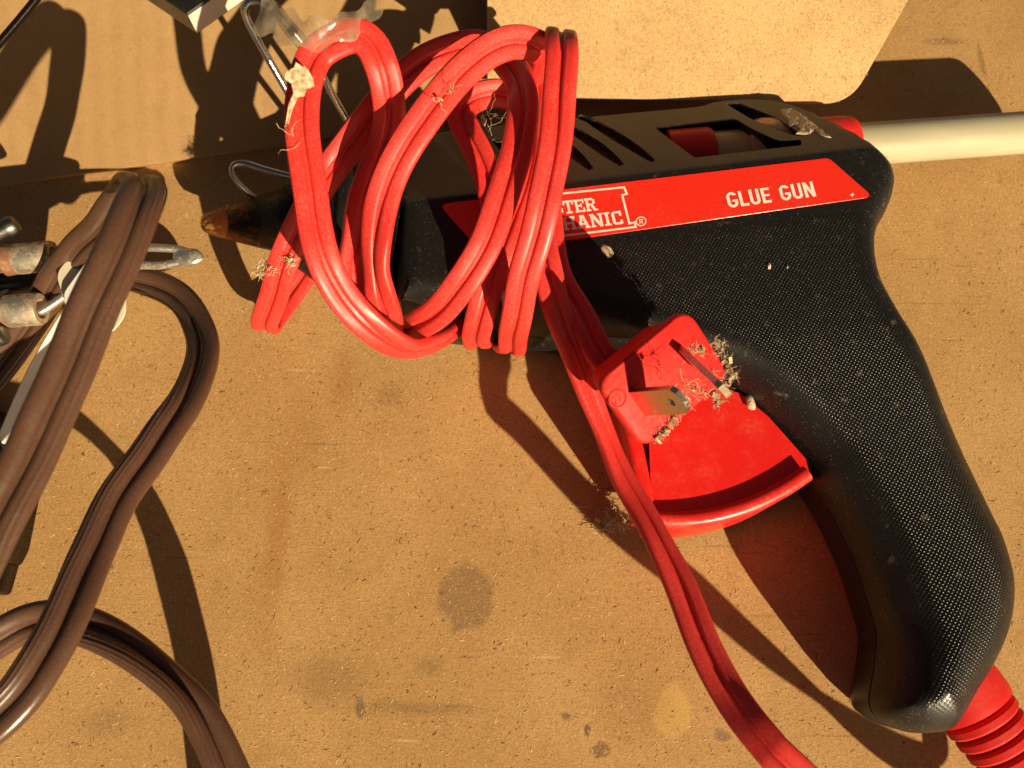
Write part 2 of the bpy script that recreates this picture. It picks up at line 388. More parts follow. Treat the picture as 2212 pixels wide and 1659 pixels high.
# ================================================================ SETTING
def stain(x, y, rx, ry, c, am, soft=.6):
    p = W(x, y, 0); return (p.x, p.y-8.0, rx, ry, c, am, soft)
gy = (.10, .065, .040); dk = (.045, .022, .010); pale = (.70, .50, .26)
SCR = [(1985, 560, 1.0), (2080, 575, .6), (1990, 655, 1.3), (2110, 640, .5), (2050, 735, .8), (1960, 500, .5), (560, 955, .9), (700, 960, 1.1), (350, 1185, .5), (390, 1205, .7), (1560, 1180, .9), (1625, 1195, .8), (1640, 1330, .7), (1750, 1370, .8), (1810, 1590, 1.6), (250, 870, .6), (1210, 880, .4), (1010, 1420, .5)]
SCP = [(1250, 1095, .5), (900, 1075, .35), (700, 1010, .3), (880, 1600, .6), (640, 800, .4), (1180, 1420, .5), (1700, 1620, .5)]
rs = random.Random(3)
STAINS = [stain(1005, 1292, .85, 1.0, gy, .62, .3), stain(930, 1440, .6, .35, gy, .45, .8), stain(838, 855, .7, .5, (.14, .075, .035), .4, .9),
          stain(712, 1470, 1.6, .9, (.16, .09, .04), .5, .9), stain(778, 1527, .16, .36, (.07, .06, .055), .8, .5), stain(665, 950, .7, 2.3, (.30, .12, .035), .32, .9),
          stain(560, 1310, .8, 1.8, (.28, .11, .035), .3, .9), stain(1452, 1535, .55, .75, (.66, .42, .12), .75, .35), stain(1580, 1490, 1.1, .5, (.6, .38, .11), .5, .8),
          stain(1560, 1590, .28, .2, (.06, .05, .06), .7, .7), stain(1300, 1620, .3, .22, (.05, .025, .012), .8, .6), stain(1222, 1548, .16, .12, (.05, .025, .012), .8, .6),
          stain(1268, 1578, .1, .18, (.04, .02, .01), .9, .5), stain(1200, 1180, 1.6, 1.0, (.26, .11, .04), .25, .9), stain(1380, 1520, 1.5, 1.2, (.24, .11, .045), .35, .9),
          stain(2120, 130, .12, .8, (.07, .035, .02), .6, .6), stain(2040, 90, 1.0, .2, (.07, .035, .02), .5, .7), stain(900, 1530, 2.6, .25, (.13, .08, .035), .55, .9),
          stain(600, 1150, .5, 3.4, (.30, .11, .03), .6, .9), stain(740, 820, .6, 1.6, (.30, .11, .03), .55, .9), stain(240, 1560, 1.0, .5, gy, .35, .9), stain(1590, 800, 3.0, 3.0, (.34, .17, .06), .2, .9)] + [stain(x, y, l, rs.uniform(.03, .055), dk, .42, .9) for x, y, l in SCR] + [stain(x, y, l, .04, pale, .8, .9) for x, y, l in SCP]
M['board'] = fibre_board('hardboard', (.455, .256, .096), (.53, .310, .125), STAINS)
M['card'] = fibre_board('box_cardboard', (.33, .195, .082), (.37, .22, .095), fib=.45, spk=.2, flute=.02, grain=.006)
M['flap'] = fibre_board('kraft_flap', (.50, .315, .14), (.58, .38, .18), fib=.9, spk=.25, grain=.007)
mb = MB(); slab(mb, [(-32, -14, 0), (32, -14, 0), (32, 34, 0), (-32, 34, 0)], (0, 0, 1), .6, .05)
tabletop = tag(mk('tabletop', mb.v, mb.f, M['board'], base=(0, 8, 0)), kind='structure')

def fibres(name, n, org, U_, V_, N_, x0, x1, y0, y1, c, par, seed, lmax=.2, keep=None):
    rnd = random.Random(seed); v = []; f = []
    for _ in range(n):
        a, b = rnd.uniform(x0, x1), rnd.uniform(y0, y1)
        if keep and not keep(a, b): continue
        an = rnd.uniform(0, math.pi); l = rnd.uniform(.04, lmax)*rnd.uniform(.4, 1); w = rnd.uniform(.004, .011); k_ = rnd.uniform(-1.2, 1.2); o = len(v); up = rnd.uniform(.003, .010)
        for i in range(4):
            t_ = i/3-.5; aa = an+k_*t_; px_ = a+l*t_*math.cos(aa); py_ = b+l*t_*math.sin(aa); hz = .002+up*(1-4*t_*t_)
            for sg_ in (-1, 1):
                q = px_-sg_*w*math.sin(aa)*(1-abs(t_)), py_+sg_*w*math.cos(aa)*(1-abs(t_)); v.append(org+U_*q[0]+V_*q[1]+N_*(hz+.0015*sg_))
        f += [(o+2*i, o+2*i+1, o+2*i+3, o+2*i+2) for i in range(3)]
    m_ = NB(name); nz = m_.noise(3, 2, .5); m_.fin(m_.mix(m_.rng(nz, .35, .65), c, tuple(q*.7 for q in c)), .8)
    return tag(mk(name, v, f, m_.m, par, smooth=0), kind='stuff')
X_, Y_, Z_ = Vector((1, 0, 0)), Vector((0, 1, 0)), Vector((0, 0, 1)); O_ = Vector((0, 0, 0))
fibres('dark_fibres', 5200, O_, X_, Y_, Z_, -15, 16, -3, 22, (.20, .105, .042), tabletop, 11)
fibres('pale_fibres', 7500, O_, X_, Y_, Z_, -15, 16, -3, 22, (.72, .50, .26), tabletop, 12)
# cardboard sheet lying across the far left, its cut edge towards us
th = .30; a = W(-120, 418, th); b_ = W(1075, 246, th)
e = (b_-a); e.z = 0; e.normalize(); back = Vector((-e.y, e.x, 0)); tilt = math.radians(24)
bv = (back*math.cos(tilt)+Vector((0, 0, math.sin(tilt)))); nn = e.cross(bv)
mb = MB(); slab(mb, [a, b_, b_+bv*16, a-e*3+bv*16], nn, th, .02)
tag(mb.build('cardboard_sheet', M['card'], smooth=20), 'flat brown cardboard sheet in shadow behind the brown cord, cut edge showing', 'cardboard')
# sunlit kraft flap leaning up behind the glue gun
pa = W(1052, 206, 1.6); pb = W(1836, 224, 1.9); e2 = (pb-pa).normalized(); bk = Vector((-e2.y, e2.x, 0)); tl = math.radians(30)
n2 = e2.cross(bk*math.cos(tl)+Vector((0, 0, math.sin(tl)))).normalized()
px = [(1052, 206), (1836, 224), (2060, -175), (1052, -175)]
P3 = [WP(x, y, pa, n2) for x, y in px]; U = e2; V = n2.cross(U)
loc = rounded([((p-pa).dot(U), (p-pa).dot(V)) for p in P3], [.1, .75, .1, .1], 10)
mb = MB(); slab(mb, [pa+U*q.x+V*q.y for q in loc], n2, .2, .02)
h1, h2 = P3[2]-n2*.1, P3[3]-n2*.1; bn = Vector((U.y, -U.x, 0)).normalized()      # the box side it hinges from, beyond the frame
h1 -= U*3.5; h2 += U*.5
slab(mb, [h2, h1, Vector((h1.x, h1.y, .01)), Vector((h2.x, h2.y, .01))][::-1], bn, .2, .02)
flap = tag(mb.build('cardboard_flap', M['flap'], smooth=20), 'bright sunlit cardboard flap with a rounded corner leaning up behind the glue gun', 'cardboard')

lq = [tuple(q) for q in loc]; lx = [q[0] for q in lq]; ly = [q[1] for q in lq]
kp = lambda a, b: bool(inside(np.array([[a, b]]), lq)[0])
fibres('surface_fibres', 2200, pa, U, V, n2, min(lx), max(lx), min(ly), max(ly), (.44, .26, .11), flap, 13, .16, kp)
fibres('surface_fibres', 1800, pa, U, V, n2, min(lx), max(lx), min(ly), max(ly), (.68, .47, .24), flap, 14, .24, kp)

# ================================================================ GLUE GUN
ZS, ZT = 1.8, 3.6
gun = empty('glue_gun', W(1500, 700, 0))
tag(gun, 'black and red glue gun lying on its side, its red cord wound round the barrel', 'glue gun')
OUT = [(865, 296, 2.3), (959, 270, 2.3), (1100, 254, 2.3), (1250, 241, 2.3), (1400, 229, 2.3), (1510, 220, 2.3), (1550, 206, 2.3), (1610, 202, 2.3), (1670, 209, 2.3), (1715, 232, 2.3),
       (1760, 268, 2.3), (1830, 326, 2.3), (1882, 370, 2.3), (1908, 405, 2.3), (1912, 440, 2.3), (1900, 478, 2.3), (1878, 520, 2.3), (1871, 570, 2.3), (1882, 630, 2.3), (1915, 695, 2.3), (1965, 775, 2.3), (2025, 880, 2.3), (2085, 990, 2.3),
       (2142, 1106, 2.3), (2168, 1160, 2.3), (2190, 1235, 2.3), (2194, 1290, 2.3), (2187, 1346, 2.3), (2167, 1406, 2.3), (2125, 1476, 2.2), (2085, 1533, 2.1), (2060, 1564, 2.0),
       (2035, 1579, 1.9), (1995, 1584, 1.85), (1952, 1580, 1.8), (1915, 1565, 1.8), (1888, 1545, 1.8), (1877, 1512, 1.8), (1888, 1439, 1.8), (1892, 1366, 1.8), (1875, 1306, 1.8), (1842, 1209, 1.8), (1792, 1106, 1.8),
       (1760, 1055, 1.8), (1720, 993, 1.8), (1640, 912, 1.8), (1566, 852, 1.8), (1480, 815, 1.8), (1400, 792, 1.8), (1300, 764, 1.8), (1190, 733, 1.8), (1080, 722, 1.8), (990, 714, 1.8), (900, 704, 1.8), (866, 698, 1.8)]
op = [W(*p).xy for p in OUT]
op = catmull(op + [op[0]], .14)[:-1]
poly = [tuple(p[:2]) for p in op]
if sum(poly[i-1][0]*poly[i][1]-poly[i][0]*poly[i-1][1] for i in range(len(poly))) < 0: poly = poly[::-1]
lA, lB = W(955, 432, ZT), W(1790, 333, ZT)
ld = (lB-lA).xy.normalized(); lnm = Vector((-ld.y, ld.x))
yb, yh = W(1600, 700, ZT).y, W(1700, 1000, ZT).y
def body_z(pts, d, up):
    hf = np.clip((yb-pts[:, 1])/(yb-yh), 0, 1); hf = hf*hf*(3-2*hf)
    if up:
        sT = (pts-np.array(lA.xy))@np.array(lnm); tf = np.clip((sT-.2)/.6, 0, 1)*np.clip((W(1780, 300, 3).x-pts[:, 0])/1.0, 0, 1)
        r = (.62-.36*tf)+hf*.95; hh = (ZT-ZS)-.22*hf; p = 2.5-.45*hf
    else:
        r = .5+0*hf; hh = (ZS-.0)+0*hf; p = 2.6+0*hf
    u = np.clip(d/r, 0, 1); z = .04+(hh-.04)*(1-(1-u)**p)**(1/p)
    if up:
        s = (pts-np.array(lA.xy))@np.array(lnm); ft = (ZT-ZS)-.52*np.clip(s-.06, 0, 9)
        fr = (pts[:, 0]-W(1760, 300, 3).x); ft = np.where(s > .06, ft, 9)
        z = np.minimum(z, np.maximum(ft, .04))
    return z
def on_gun(x, y, f=None):
    f = f or k3; p = f(x, y, 3.0)
    for _ in range(6):
        q = np.array([[p.x, p.y]]); p = f(x, y, ZS+float(body_z(q, segdist(q, poly), True)[0]))
    return p
def px_poly(cr, z, r, seg=5): return [tuple(v) for v in rounded([on_gun(x, y).xy for x, y in cr], r, seg)]
def slot(a, b, w, z):
    A, B = on_gun(*a).xy, on_gun(*b).xy; d = (B-A).normalized(); n = Vector((-d.y, d.x)); m = (A+B)/2
    ctr = [A, A*.5+B*.5+n*.10, B]; up = []; dn = []
    for i in range(9):
        t = i/8; p = ctr[0]*(1-t)**2+ctr[1]*2*t*(1-t)+ctr[2]*t*t; ww = w*math.sin(math.pi*(.06+.88*t))**.6
        up.append(p+n*ww); dn.append(p-n*ww)
    return [tuple(p) for p in up+dn[::-1]]
HOLES = [(px_poly([(785, 826), (1300, 764), (1420, 835), (1590, 915), (1735, 905), (1742, 940), (1045, 1022)], 3.0, [.1, .15, .2, .2, .08, .1, .1]), 1.0),
         (px_poly([(1240, 668), (1330, 664), (1570, 760), (1752, 878), (1700, 880), (1600, 850), (1400, 765)], 2.9, .08), 2.0),
         (slot((300, 745), (780, 1045), .19, 3.0), 2.2), (slot((190, 800), (575, 1070), .19, 3.0), 2.2), (slot((70, 850), (375, 1098), .19, 3.0), 2.2),
         (slot((-60, 890), (180, 1120), .19, 3.0), 2.2), (slot((-260, 900), (10, 1140), .19, 3.0), 2.2), (slot((-420, 915), (-170, 1165), .19, 3.0), 2.2)]
def fix(h):
    return h if sum(h[i-1][0]*h[i][1]-h[i][0]*h[i-1][1] for i in range(len(h))) > 0 else h[::-1]
HOLES = [(fix(h), z) for h, z in HOLES]
def shell(name, up):
    ring = []; N = len(poly); pa_ = np.array(poly)
    tg = np.roll(pa_, -1, 0)-np.roll(pa_, 1, 0); tg /= np.linalg.norm(tg, axis=1)[:, None]; nrm = np.stack([-tg[:, 1], tg[:, 0]], 1)
    cand = []
    for dd in ((.04, .10, .18, .30, .46, .66, .9, 1.2) if up else (.04, .12, .25, .45)):
        q = pa_ + nrm*dd; sd_ = segdist(q, poly); cand.append(q[(sd_ > dd*.93) & inside(q, poly)])
    cand = np.concatenate(cand)
    g = .2 if up else .6
    gx, gy_ = np.meshgrid(np.arange(pa_[:, 0].min(), pa_[:, 0].max(), g), np.arange(pa_[:, 1].min(), pa_[:, 1].max(), g))
    gp = np.stack([gx.ravel(), gy_.ravel()], 1); gp = gp[inside(gp, poly)]; sdg = segdist(gp, poly); gp = gp[sdg > (1.0 if up else .55)]
    # extra row of points along the facet edge keeps it crisp
    ext = []
    if up:
        for i in range(120):
            for off in (.03, .09, .2):
                q = np.array(lA.xy)-np.array(ld)*2.2+np.array(ld)*(i*.13)+np.array(lnm)*off; ext.append(q)
        ext = np.array(ext); ext = ext[inside(ext, poly)]; ext = ext[segdist(ext, poly) > .08]
        allp = np.concatenate([cand, gp, ext])
        for h, _ in HOLES:
            allp = allp[~inside(allp, h)]; allp = allp[segdist(allp, h) > .04]
    else: allp = np.concatenate([cand, gp])
    verts = [Vector(p) for p in poly]; edges = [(i, (i+1) % N) for i in range(N)]
    hs = HOLES if up else []
    for h, _ in hs:
        o = len(verts); verts += [Vector(p) for p in h]; edges += [(o+i, o+(i+1) % len(h)) for i in range(len(h))]
    verts += [Vector(p) for p in allp]
    ov, oe, of, _, _, _ = delaunay_2d_cdt(verts, edges, [], 0, 1e-4)
    P = np.array([v[:] for v in ov]); F = np.array([f[:] for f in of if len(f) == 3]); c = P[F].mean(1)
    keep = inside(c, poly)
    for h, _ in hs: keep &= ~inside(c, h)
    F = F[keep]; d = segdist(P, poly); z = body_z(P, d, up)
    vs = [Vector((P[i, 0], P[i, 1], ZS+z[i] if up else ZS-z[i])) for i in range(len(P))]
    fs = [tuple(f) if up else tuple(f[::-1]) for f in F]
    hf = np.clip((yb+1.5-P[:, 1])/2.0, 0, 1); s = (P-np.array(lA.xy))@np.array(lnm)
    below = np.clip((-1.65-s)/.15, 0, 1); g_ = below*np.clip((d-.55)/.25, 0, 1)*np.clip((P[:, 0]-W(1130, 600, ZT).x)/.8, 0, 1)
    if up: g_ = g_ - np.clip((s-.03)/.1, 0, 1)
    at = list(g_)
    # mating lip of the seam
    o = len(vs); lip = pa_+nrm*.06
    idx = []
    for p in poly:
        k = int(np.argmin(np.hypot(P[:, 0]-p[0], P[:, 1]-p[1]))); idx.append(k)
    vs += [Vector((q[0], q[1], ZS)) for q in lip]; at += [0]*N
    for i in range(N):
        j = (i+1) % N; q = (idx[j], idx[i], o+i, o+j); fs.append(q if up else q[::-1])
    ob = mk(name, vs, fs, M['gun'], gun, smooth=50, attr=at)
    return P, z
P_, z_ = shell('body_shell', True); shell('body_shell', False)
for h, zf in HOLES:           # walls and floors of the vents and of the loading window
    k = len(h); hz = body_z(np.array(h), segdist(np.array(h), poly), True)+ZS
    v = [Vector((p[0], p[1], hz[i])) for i, p in enumerate(h)] + [Vector((p[0], p[1], zf if zf < 1.5 else hz[i]-.26)) for i, p in enumerate(h)]
    f = [((i+1) % k, i, k+i, k+(i+1) % k) for i in range(k)]
    mk('window_well' if zf < 1.5 else 'vent_slot', v, f+[tuple(k+i for i in range(k))], M['gun'] if zf < 1.5 else M['vent'], gun, attr=[0]*(2*k))
# rubber boot and rings in front of the body
mb = MB(); A, B = W(880, 500, 1.8), W(640, 484, 1.75)
lathe(mb, A, B, [(-.02, 2.0), (0, 2.2), (.04, 2.26), (.20, 2.22), (.22, 2.05), (.42, 1.95), (.45, 2.02), (.50, 2.02), (.53, 1.85), (.8, 1.55), (.95, 1.25), (1.0, 1.0)], 48, .76)
mb.build('front_boot', M['gun'], gun, smooth=25)
mb = MB(); A, B = W(655, 478, 1.75), W(440, 483, 1.45)
lathe(mb, A, B, [(0, 1.0), (.12, .98), (.15, .90), (.45, .70), (.75, .47), (.93, .31), (.985, .25), (1.0, .19), (.99, .11), (.93, .10)], 30)
mk('nozzle', mb.v, mb.f, M['nozzle'], gun, base=(A+B)/2)
# label
def on_label(x, y, dz): return k3(x, y, ZT+dz)
lab2 = rounded([W(x, y, ZT+.02).xy for x, y in [(948, 441), (1790, 341), (1886, 425), (1040, 545)]], [.25, .12, .22, .12], 6)
mb = MB(); slab(mb, [Vector((q.x, q.y, ZT+.022)) for q in fix([tuple(v) for v in lab2])] if False else [Vector((q[0], q[1], ZT+.022)) for q in fix([tuple(v) for v in lab2])], (0, 0, 1), .0215, .003)
label = mb.build('label', M['label'], gun, smooth=30)
# lettering: letters drawn as strokes, cut into thin printed shapes
def seg(x1, y1, x2, y2, w): return ('s', x1, y1, x2, y2, w)
def rect(x1, y1, x2, y2): return ('r', x1, y1, x2, y2)
def arc(cx, cy, rx, ry, a0, a1, w): return ('a', cx, cy, rx, ry, a0, a1, w)
def hit(p, x, y):
    if p[0] == 'r': return p[1] <= x <= p[3] and p[2] <= y <= p[4]
    if p[0] == 's':
        _, x1, y1, x2, y2, w = p; dx, dy = x2-x1, y2-y1; L = dx*dx+dy*dy; t = ((x-x1)*dx+(y-y1)*dy)/L
        if not -.001 <= t <= 1.001: return False
        return abs((x-x1)*dy-(y-y1)*dx)/math.sqrt(L) <= w/2
    _, cx, cy, rx, ry, a0, a1, w = p
    ang = math.degrees(math.atan2((y-cy)/ry, (x-cx)/rx)) % 360
    if not (a0 <= ang <= a1 or a0 <= ang+360 <= a1): return False
    ro = math.hypot((x-cx)/rx, (y-cy)/ry); ri = math.hypot((x-cx)/max(1e-4, rx-w), (y-cy)/max(1e-4, ry-w))
    return ro <= 1 and ri >= 1
SANS = {'G': [arc(.28, .70, .28, .30, 20, 180, .16), rect(0, .28, .16, .72), arc(.28, .30, .28, .30, 180, 360, .16), rect(.40, .28, .56, .50), rect(.28, .38, .56, .50)],
        'L': [rect(0, 0, .16, 1), rect(0, 0, .46, .15)], 'U': [rect(0, .28, .16, 1), rect(.38, .28, .54, 1), arc(.27, .29, .27, .29, 180, 360, .16)],
        'E': [rect(0, 0, .16, 1), rect(0, 0, .47, .15), rect(0, .85, .47, 1), rect(0, .44, .43, .58)], 'N': [rect(0, 0, .15, 1), rect(.41, 0, .56, 1), seg(.07, 1, .49, 0, .17)],
        'R': [rect(0, 0, .15, 1), rect(0, .85, .34, 1), rect(0, .42, .34, .56), arc(.30, .71, .26, .29, 270, 450, .15), seg(.26, .48, .5, 0, .16)]}
SW = {'G': .56, 'L': .46, 'U': .54, 'E': .47, 'N': .56, 'R': .54}
t = .20
SLAB = {'M': [rect(.07, 0, .07+t, 1), rect(.73, 0, .73+t, 1), seg(.17, 1, .5, .3, .2), seg(.83, 1, .5, .3, .2), rect(0, 0, .36, .14), rect(.64, 0, 1, .14), rect(0, .86, .25, 1), rect(.75, .86, 1, 1)],
        'A': [seg(.16, 0, .42, 1, t), seg(.74, 0, .48, 1, t), rect(.24, .26, .66, .40), rect(0, 0, .33, .14), rect(.57, 0, .9, .14), rect(.26, .86, .56, 1)],
        'S': [rect(.14, .84, .72, 1), rect(.02, .56, .22, .86), rect(.14, .42, .62, .58), rect(.56, .14, .76, .46), rect(.06, 0, .62, .16), rect(.02, 0, .16, .30), rect(.6, .7, .74, 1)],
        'T': [rect(.3, 0, .3+t, 1), rect(0, .84, .8, 1), rect(0, .66, .14, 1), rect(.66, .66, .8, 1), rect(.18, 0, .62, .14)],
        'E': [rect(.08, 0, .08+t, 1), rect(0, .85, .76, 1), rect(0, 0, .76, .15), rect(.1, .44, .54, .57), rect(.46, .36, .58, .65), rect(.62, .68, .76, 1), rect(.62, 0, .76, .32)],
        'R': [rect(.08, 0, .08+t, 1), rect(0, .85, .6, 1), rect(.1, .42, .6, .56), rect(.56, .52, .76, .89), rect(0, 0, .36, .14), seg(.46, .48, .70, 0, t), rect(.58, 0, .9, .14)],
        'C': [rect(.16, .85, .6, 1), rect(.02, .16, .22, .84), rect(.16, 0, .62, .15), rect(.56, .64, .74, 1), rect(.56, .04, .74, .34), seg(.07, .78, .24, .96, .14), seg(.07, .22, .24, .04, .14)],
        'H': [rect(.08, 0, .08+t, 1), rect(.62, 0, .62+t, 1), rect(.2, .42, .7, .57), rect(0, 0, .36, .14), rect(.54, 0, .9, .14), rect(0, .86, .36, 1), rect(.54, .86, .9, 1)],
        'N': [rect(.08, 0, .08+.16, 1), rect(.66, 0, .66+.16, 1), seg(.15, 1, .75, 0, .22), rect(0, 0, .34, .14), rect(.56, .86, .9, 1), rect(0, .86, .22, 1)],
        'I': [rect(.14, 0, .14+t, 1), rect(0, 0, .48, .14), rect(0, .86, .48, 1)]}
LW = {'M': 1.0, 'A': .9, 'S': .78, 'T': .8, 'E': .78, 'R': .9, 'C': .76, 'H': .9, 'N': .9, 'I': .48}
def glyph(mb, prims, w, o, ax, ay, res=30):
    for r in range(res):
        y0, y1 = r/res, (r+1)/res; run = None; n = int(w*res)+2
        for c in range(n+1):
            on = c < n and any(hit(p, (c+.5)/res, (r+.5)/res) for p in prims)
            if on and run is None: run = c
            if not on and run is not None:
                q = [(run/res, y0), (c/res, y0), (c/res, y1), (run/res, y1)]; mb.add([o+ax*a+ay*b for a, b in q], [(0, 1, 2, 3)]); run = None
LZ = .032
def line_of(name, text, table, wid, p0, p1, ptop, gap, natural=None):
    """p0-p1 baseline ends, ptop above p0; word parts become printed shapes on the label"""
    a, b, c = on_label(*p0, LZ), on_label(*p1, LZ), on_label(*ptop, LZ)
    tot = sum((wid[ch] if ch != ' ' else .32)+gap for ch in text)-gap; ax = (b-a)/tot; ay = c-a; x = 0; mb = MB()
    for ch in text:
        if ch != ' ': glyph(mb, table[ch], wid[ch], a+ax*x, ax, ay); x += wid[ch]+gap
        else: x += .32+gap
    return mb.build(name, M['ink'], label, smooth=0)
line_of('lettering', 'GLUE GUN', SANS, SW, (1268, 1348), (1834, 1272), (1243, 1250), .10)
line_of('lettering', 'MECHANIC', SLAB, LW, (-52, 1524), (588, 1450), (-70, 1438), .06)
line_of('lettering', 'MASTER', SLAB, LW, (-36, 1414), (422, 1362), (-54, 1330), .06)
def strokes(name, P, w, closed=False):
    mb = MB(); q = [on_label(x, y, LZ) for x, y in P]; n = len(q)
    for i in range(n if closed else n-1):
        a, b = q[i], q[(i+1) % n]; d = (b-a).normalized(); s = Vector((-d.y, d.x, 0))*w/2; e = d*(w/2-.001 if i % 2 == 0 else -w/2)
        mb.add([a-e-s, b+e-s, b+e+s, a-e+s], [(0, 1, 2, 3)])
    return mb.build(name, M['ink'], label, smooth=0)
strokes('badge_outline', [(-118, 1285), (588, 1213), (606, 1256), (576, 1264), (622, 1448), (656, 1440), (664, 1470), (-72, 1562), (-80, 1530), (-50, 1524), (-96, 1345), (-130, 1350)], .055, True)
mb = MB(); o = on_label(668, 1437+32, LZ); ax = on_label(668+100, 1437+32-12, LZ)-o; ay = on_label(660, 1469-62, LZ)-o; ax = ax*(ay.length/ax.length)
glyph(mb, [arc(.5, .5, .5, .5, 0, 359.9, .10), rect(.34, .24, .42, .76), rect(.34, .68, .56, .76), rect(.34, .46, .56, .54), arc(.54, .61, .13, .15, 270, 450, .08), seg(.5, .5, .66, .24, .09)], 1.0, o, ax, ay, 36)
mb.build('registered_mark', M['ink'], label, smooth=0)
mb = MB(); mb.add([on_label(x, y, LZ) for x, y in [(2050, 1262), (2064, 1256), (2068, 1246), (2072, 1256), (2082, 1262), (2072, 1266), (2068, 1277), (2060, 1266)]], [tuple(range(8))[::-1]])
mb.build('star_mark', M['ink'], label, smooth=0)
# loading window contents, rear collar
sA, sB = W(1440, 343, 1.95), W(2340, 277, 1.6)
def on_ax(x): return sA+(sB-sA)*((x-1440)/900)
mb = MB(); lathe(mb, on_ax(1440), on_ax(1532), [(0, .78), (.85, .80), (.95, .78), (1, .72), (1, .40)], 28); mb.build('feed_tube', M['redd'], gun)
mb = MB(); lathe(mb, on_ax(1534), on_ax(1640), [(0, .50), (0, .66), (.98, .66), (1, .56)], 28); mb.build('bounce_tint_shell', M['amber'], gun)  # added shell round the stick; its amber colour stands in for warm bounced light
mb = MB(); lathe(mb, on_ax(1600), on_ax(1690), [(0, .58), (.04, .80), (.4, .92), (1, .95)], 28); mb.build('guide_ring', M['brass'], gun)
mb = MB(); lathe(mb, on_ax(1725), on_ax(1832), [(0, .82), (.82, .82), (.93, .80), (1, .73), (1, .58)], 32); mb.build('rear_collar', M['redd'], gun)
# trigger
trg = empty('trigger', W(1560, 1000, 0)); trg.parent = gun; trg.location = W(1560, 1000, 0)*.01-gun.location
zr = 2.7
arcp = [(1408, 1118), (1460, 1121), (1520, 1116), (1580, 1103), (1640, 1082), (1700, 1051), (1748, 1019)]
web = [W(x, y, 2.44) for x, y in [(1400, 900), (1500, 820), (1600, 850), (1660, 900), (1740, 990)] + arcp[::-1]]
mb = MB(); mb.add(web + [p-Vector((0, 0, 1.2)) for p in web], [tuple(range(len(web)))[::-1], tuple(len(web)+i for i in range(len(web)))])
trig_web = mb.build('trigger_web', M['redm'], trg, smooth=0)
def bar_prof(w, h, rt=.16):
    p = [(-w/2, -h), (w/2, -h)]
    for i in range(7):
        a = i/6*math.pi/2; p.append((w/2-rt+rt*math.cos(a), -rt+rt*math.sin(a)))
    for i in range(7):
        a = math.pi/2+i/6*math.pi/2; p.append((-w/2+rt+rt*math.cos(a), -rt+rt*math.sin(a)))
    return p
def bar(name, P, z, w, h, rt, par, m):
    path = [Vector(q) for q in catmull([W(x, y, z) for x, y in P], .15)]; fr = []
    for i in range(len(path)):
        t_ = (path[min(i+1, len(path)-1)]-path[max(i-1, 0)]).normalized(); u = Vector((0, 0, 1)); l = t_.cross(u).normalized(); fr.append((l, u, t_))
    mb = MB(); sweep(mb, path, bar_prof(w, h, rt), fr); return mb.build(name, m, par, smooth=35)
bar('trigger_rim', arcp, zr, .40, 1.9, .19, trg, M['redm'])
bar('trigger_edge', [(1352, 860), (1372, 960), (1398, 1080), (1404, 1112)], zr-.2, .44, 1.7, .18, trg, M['redm'])
# strain relief boot at the handle end
rA, rB = W(2048, 1448, 1.8), W(2300, 1800, 1.8); prof = [(0, .9), (.20, .93), (.245, .9), (.25, .66)]
for i in range(9):
    t0 = .26+i*.082; r = .86-.03*i; prof += [(t0, .66-.02*i), (t0+.008, r-.05), (t0+.02, r), (t0+.055, r), (t0+.068, r-.05), (t0+.074, .66-.02*i)]
mb = MB(); lathe(mb, rA, rB, prof + [(1.0, .45)], 40, .95); mb.build('strain_relief', M['redd'], gun, smooth=35)

# ---- power cord: one run of flat twin cord from the handle, in the air, wound round the barrel, to the plug
CR, CO = .162, .195
G = lambda x, y, z: W(x, y, 0) - Vector((SH.x*z, SH.y*z, -z))
mb = MB()
lead = [W(2290, 1787, 1.8), W(2330, 1860, 1.8), G(2010, 1640, 2.4), G(1900, 1600, 3.2), G(1720, 1465, 4.0), G(1520, 1290, 4.7), G(1330, 1130, 5.0), W(1725, 1685, 5.0), W(1650, 1600, 4.9), W(1575, 1490, 4.5), W(1500, 1340, 4.1),
        W(1430, 1190, 3.6), W(1366, 1065, 3.1), W(1309, 940, 3.0), W(1256, 810, 3.5), W(1212, 690, 4.15), W(1185, 590, 4.4), W(1165, 500, 4.3), W(1150, 420, 4.1)]
cord(mb, lead, CR, CO, [0, 0, 0, 0, 0, 0, 0, -10, -12, -5, 22, 42, 46, 46, 42, 35, 15, 0, 0], depth=.012)
LA = [k6(720, 800, 4.29), k6(700, 740, 4.68), k6(655, 560, 5.19), k6(685, 330, 5.44), k6(745, 70, 5.70), k2(850, 980, 6.00), k2(890, 780, 6.50), k2(875, 580, 7.10), k2(835, 420, 7.50), k2(775, 285, 7.70), k2(690, 222, 7.80), k2(560, 250, 7.80), k2(430, 340, 7.70), k2(352, 520, 7.60),
      k2(325, 760, 7.40), k2(335, 1000, 7.20), k2(385, 1280, 6.90), k6(465, 420, 6.50), k6(570, 640, 6.00), k6(720, 840, 5.44), k6(880, 980, 4.80), k6(1030, 1042, 4.16), k6(1190, 1015, 3.40), k6(1320, 930, 2.50), k6(1400, 820, 1.80)]
cord(mb, LA, CR, CO, [10, 10, 20, 30, 10, 0, 0, 0, 0, 10, 20, 10, 0, 0, 0, 0, 0, 0, 0, 10, 25, 50, 60, 60, 60], depth=.012)
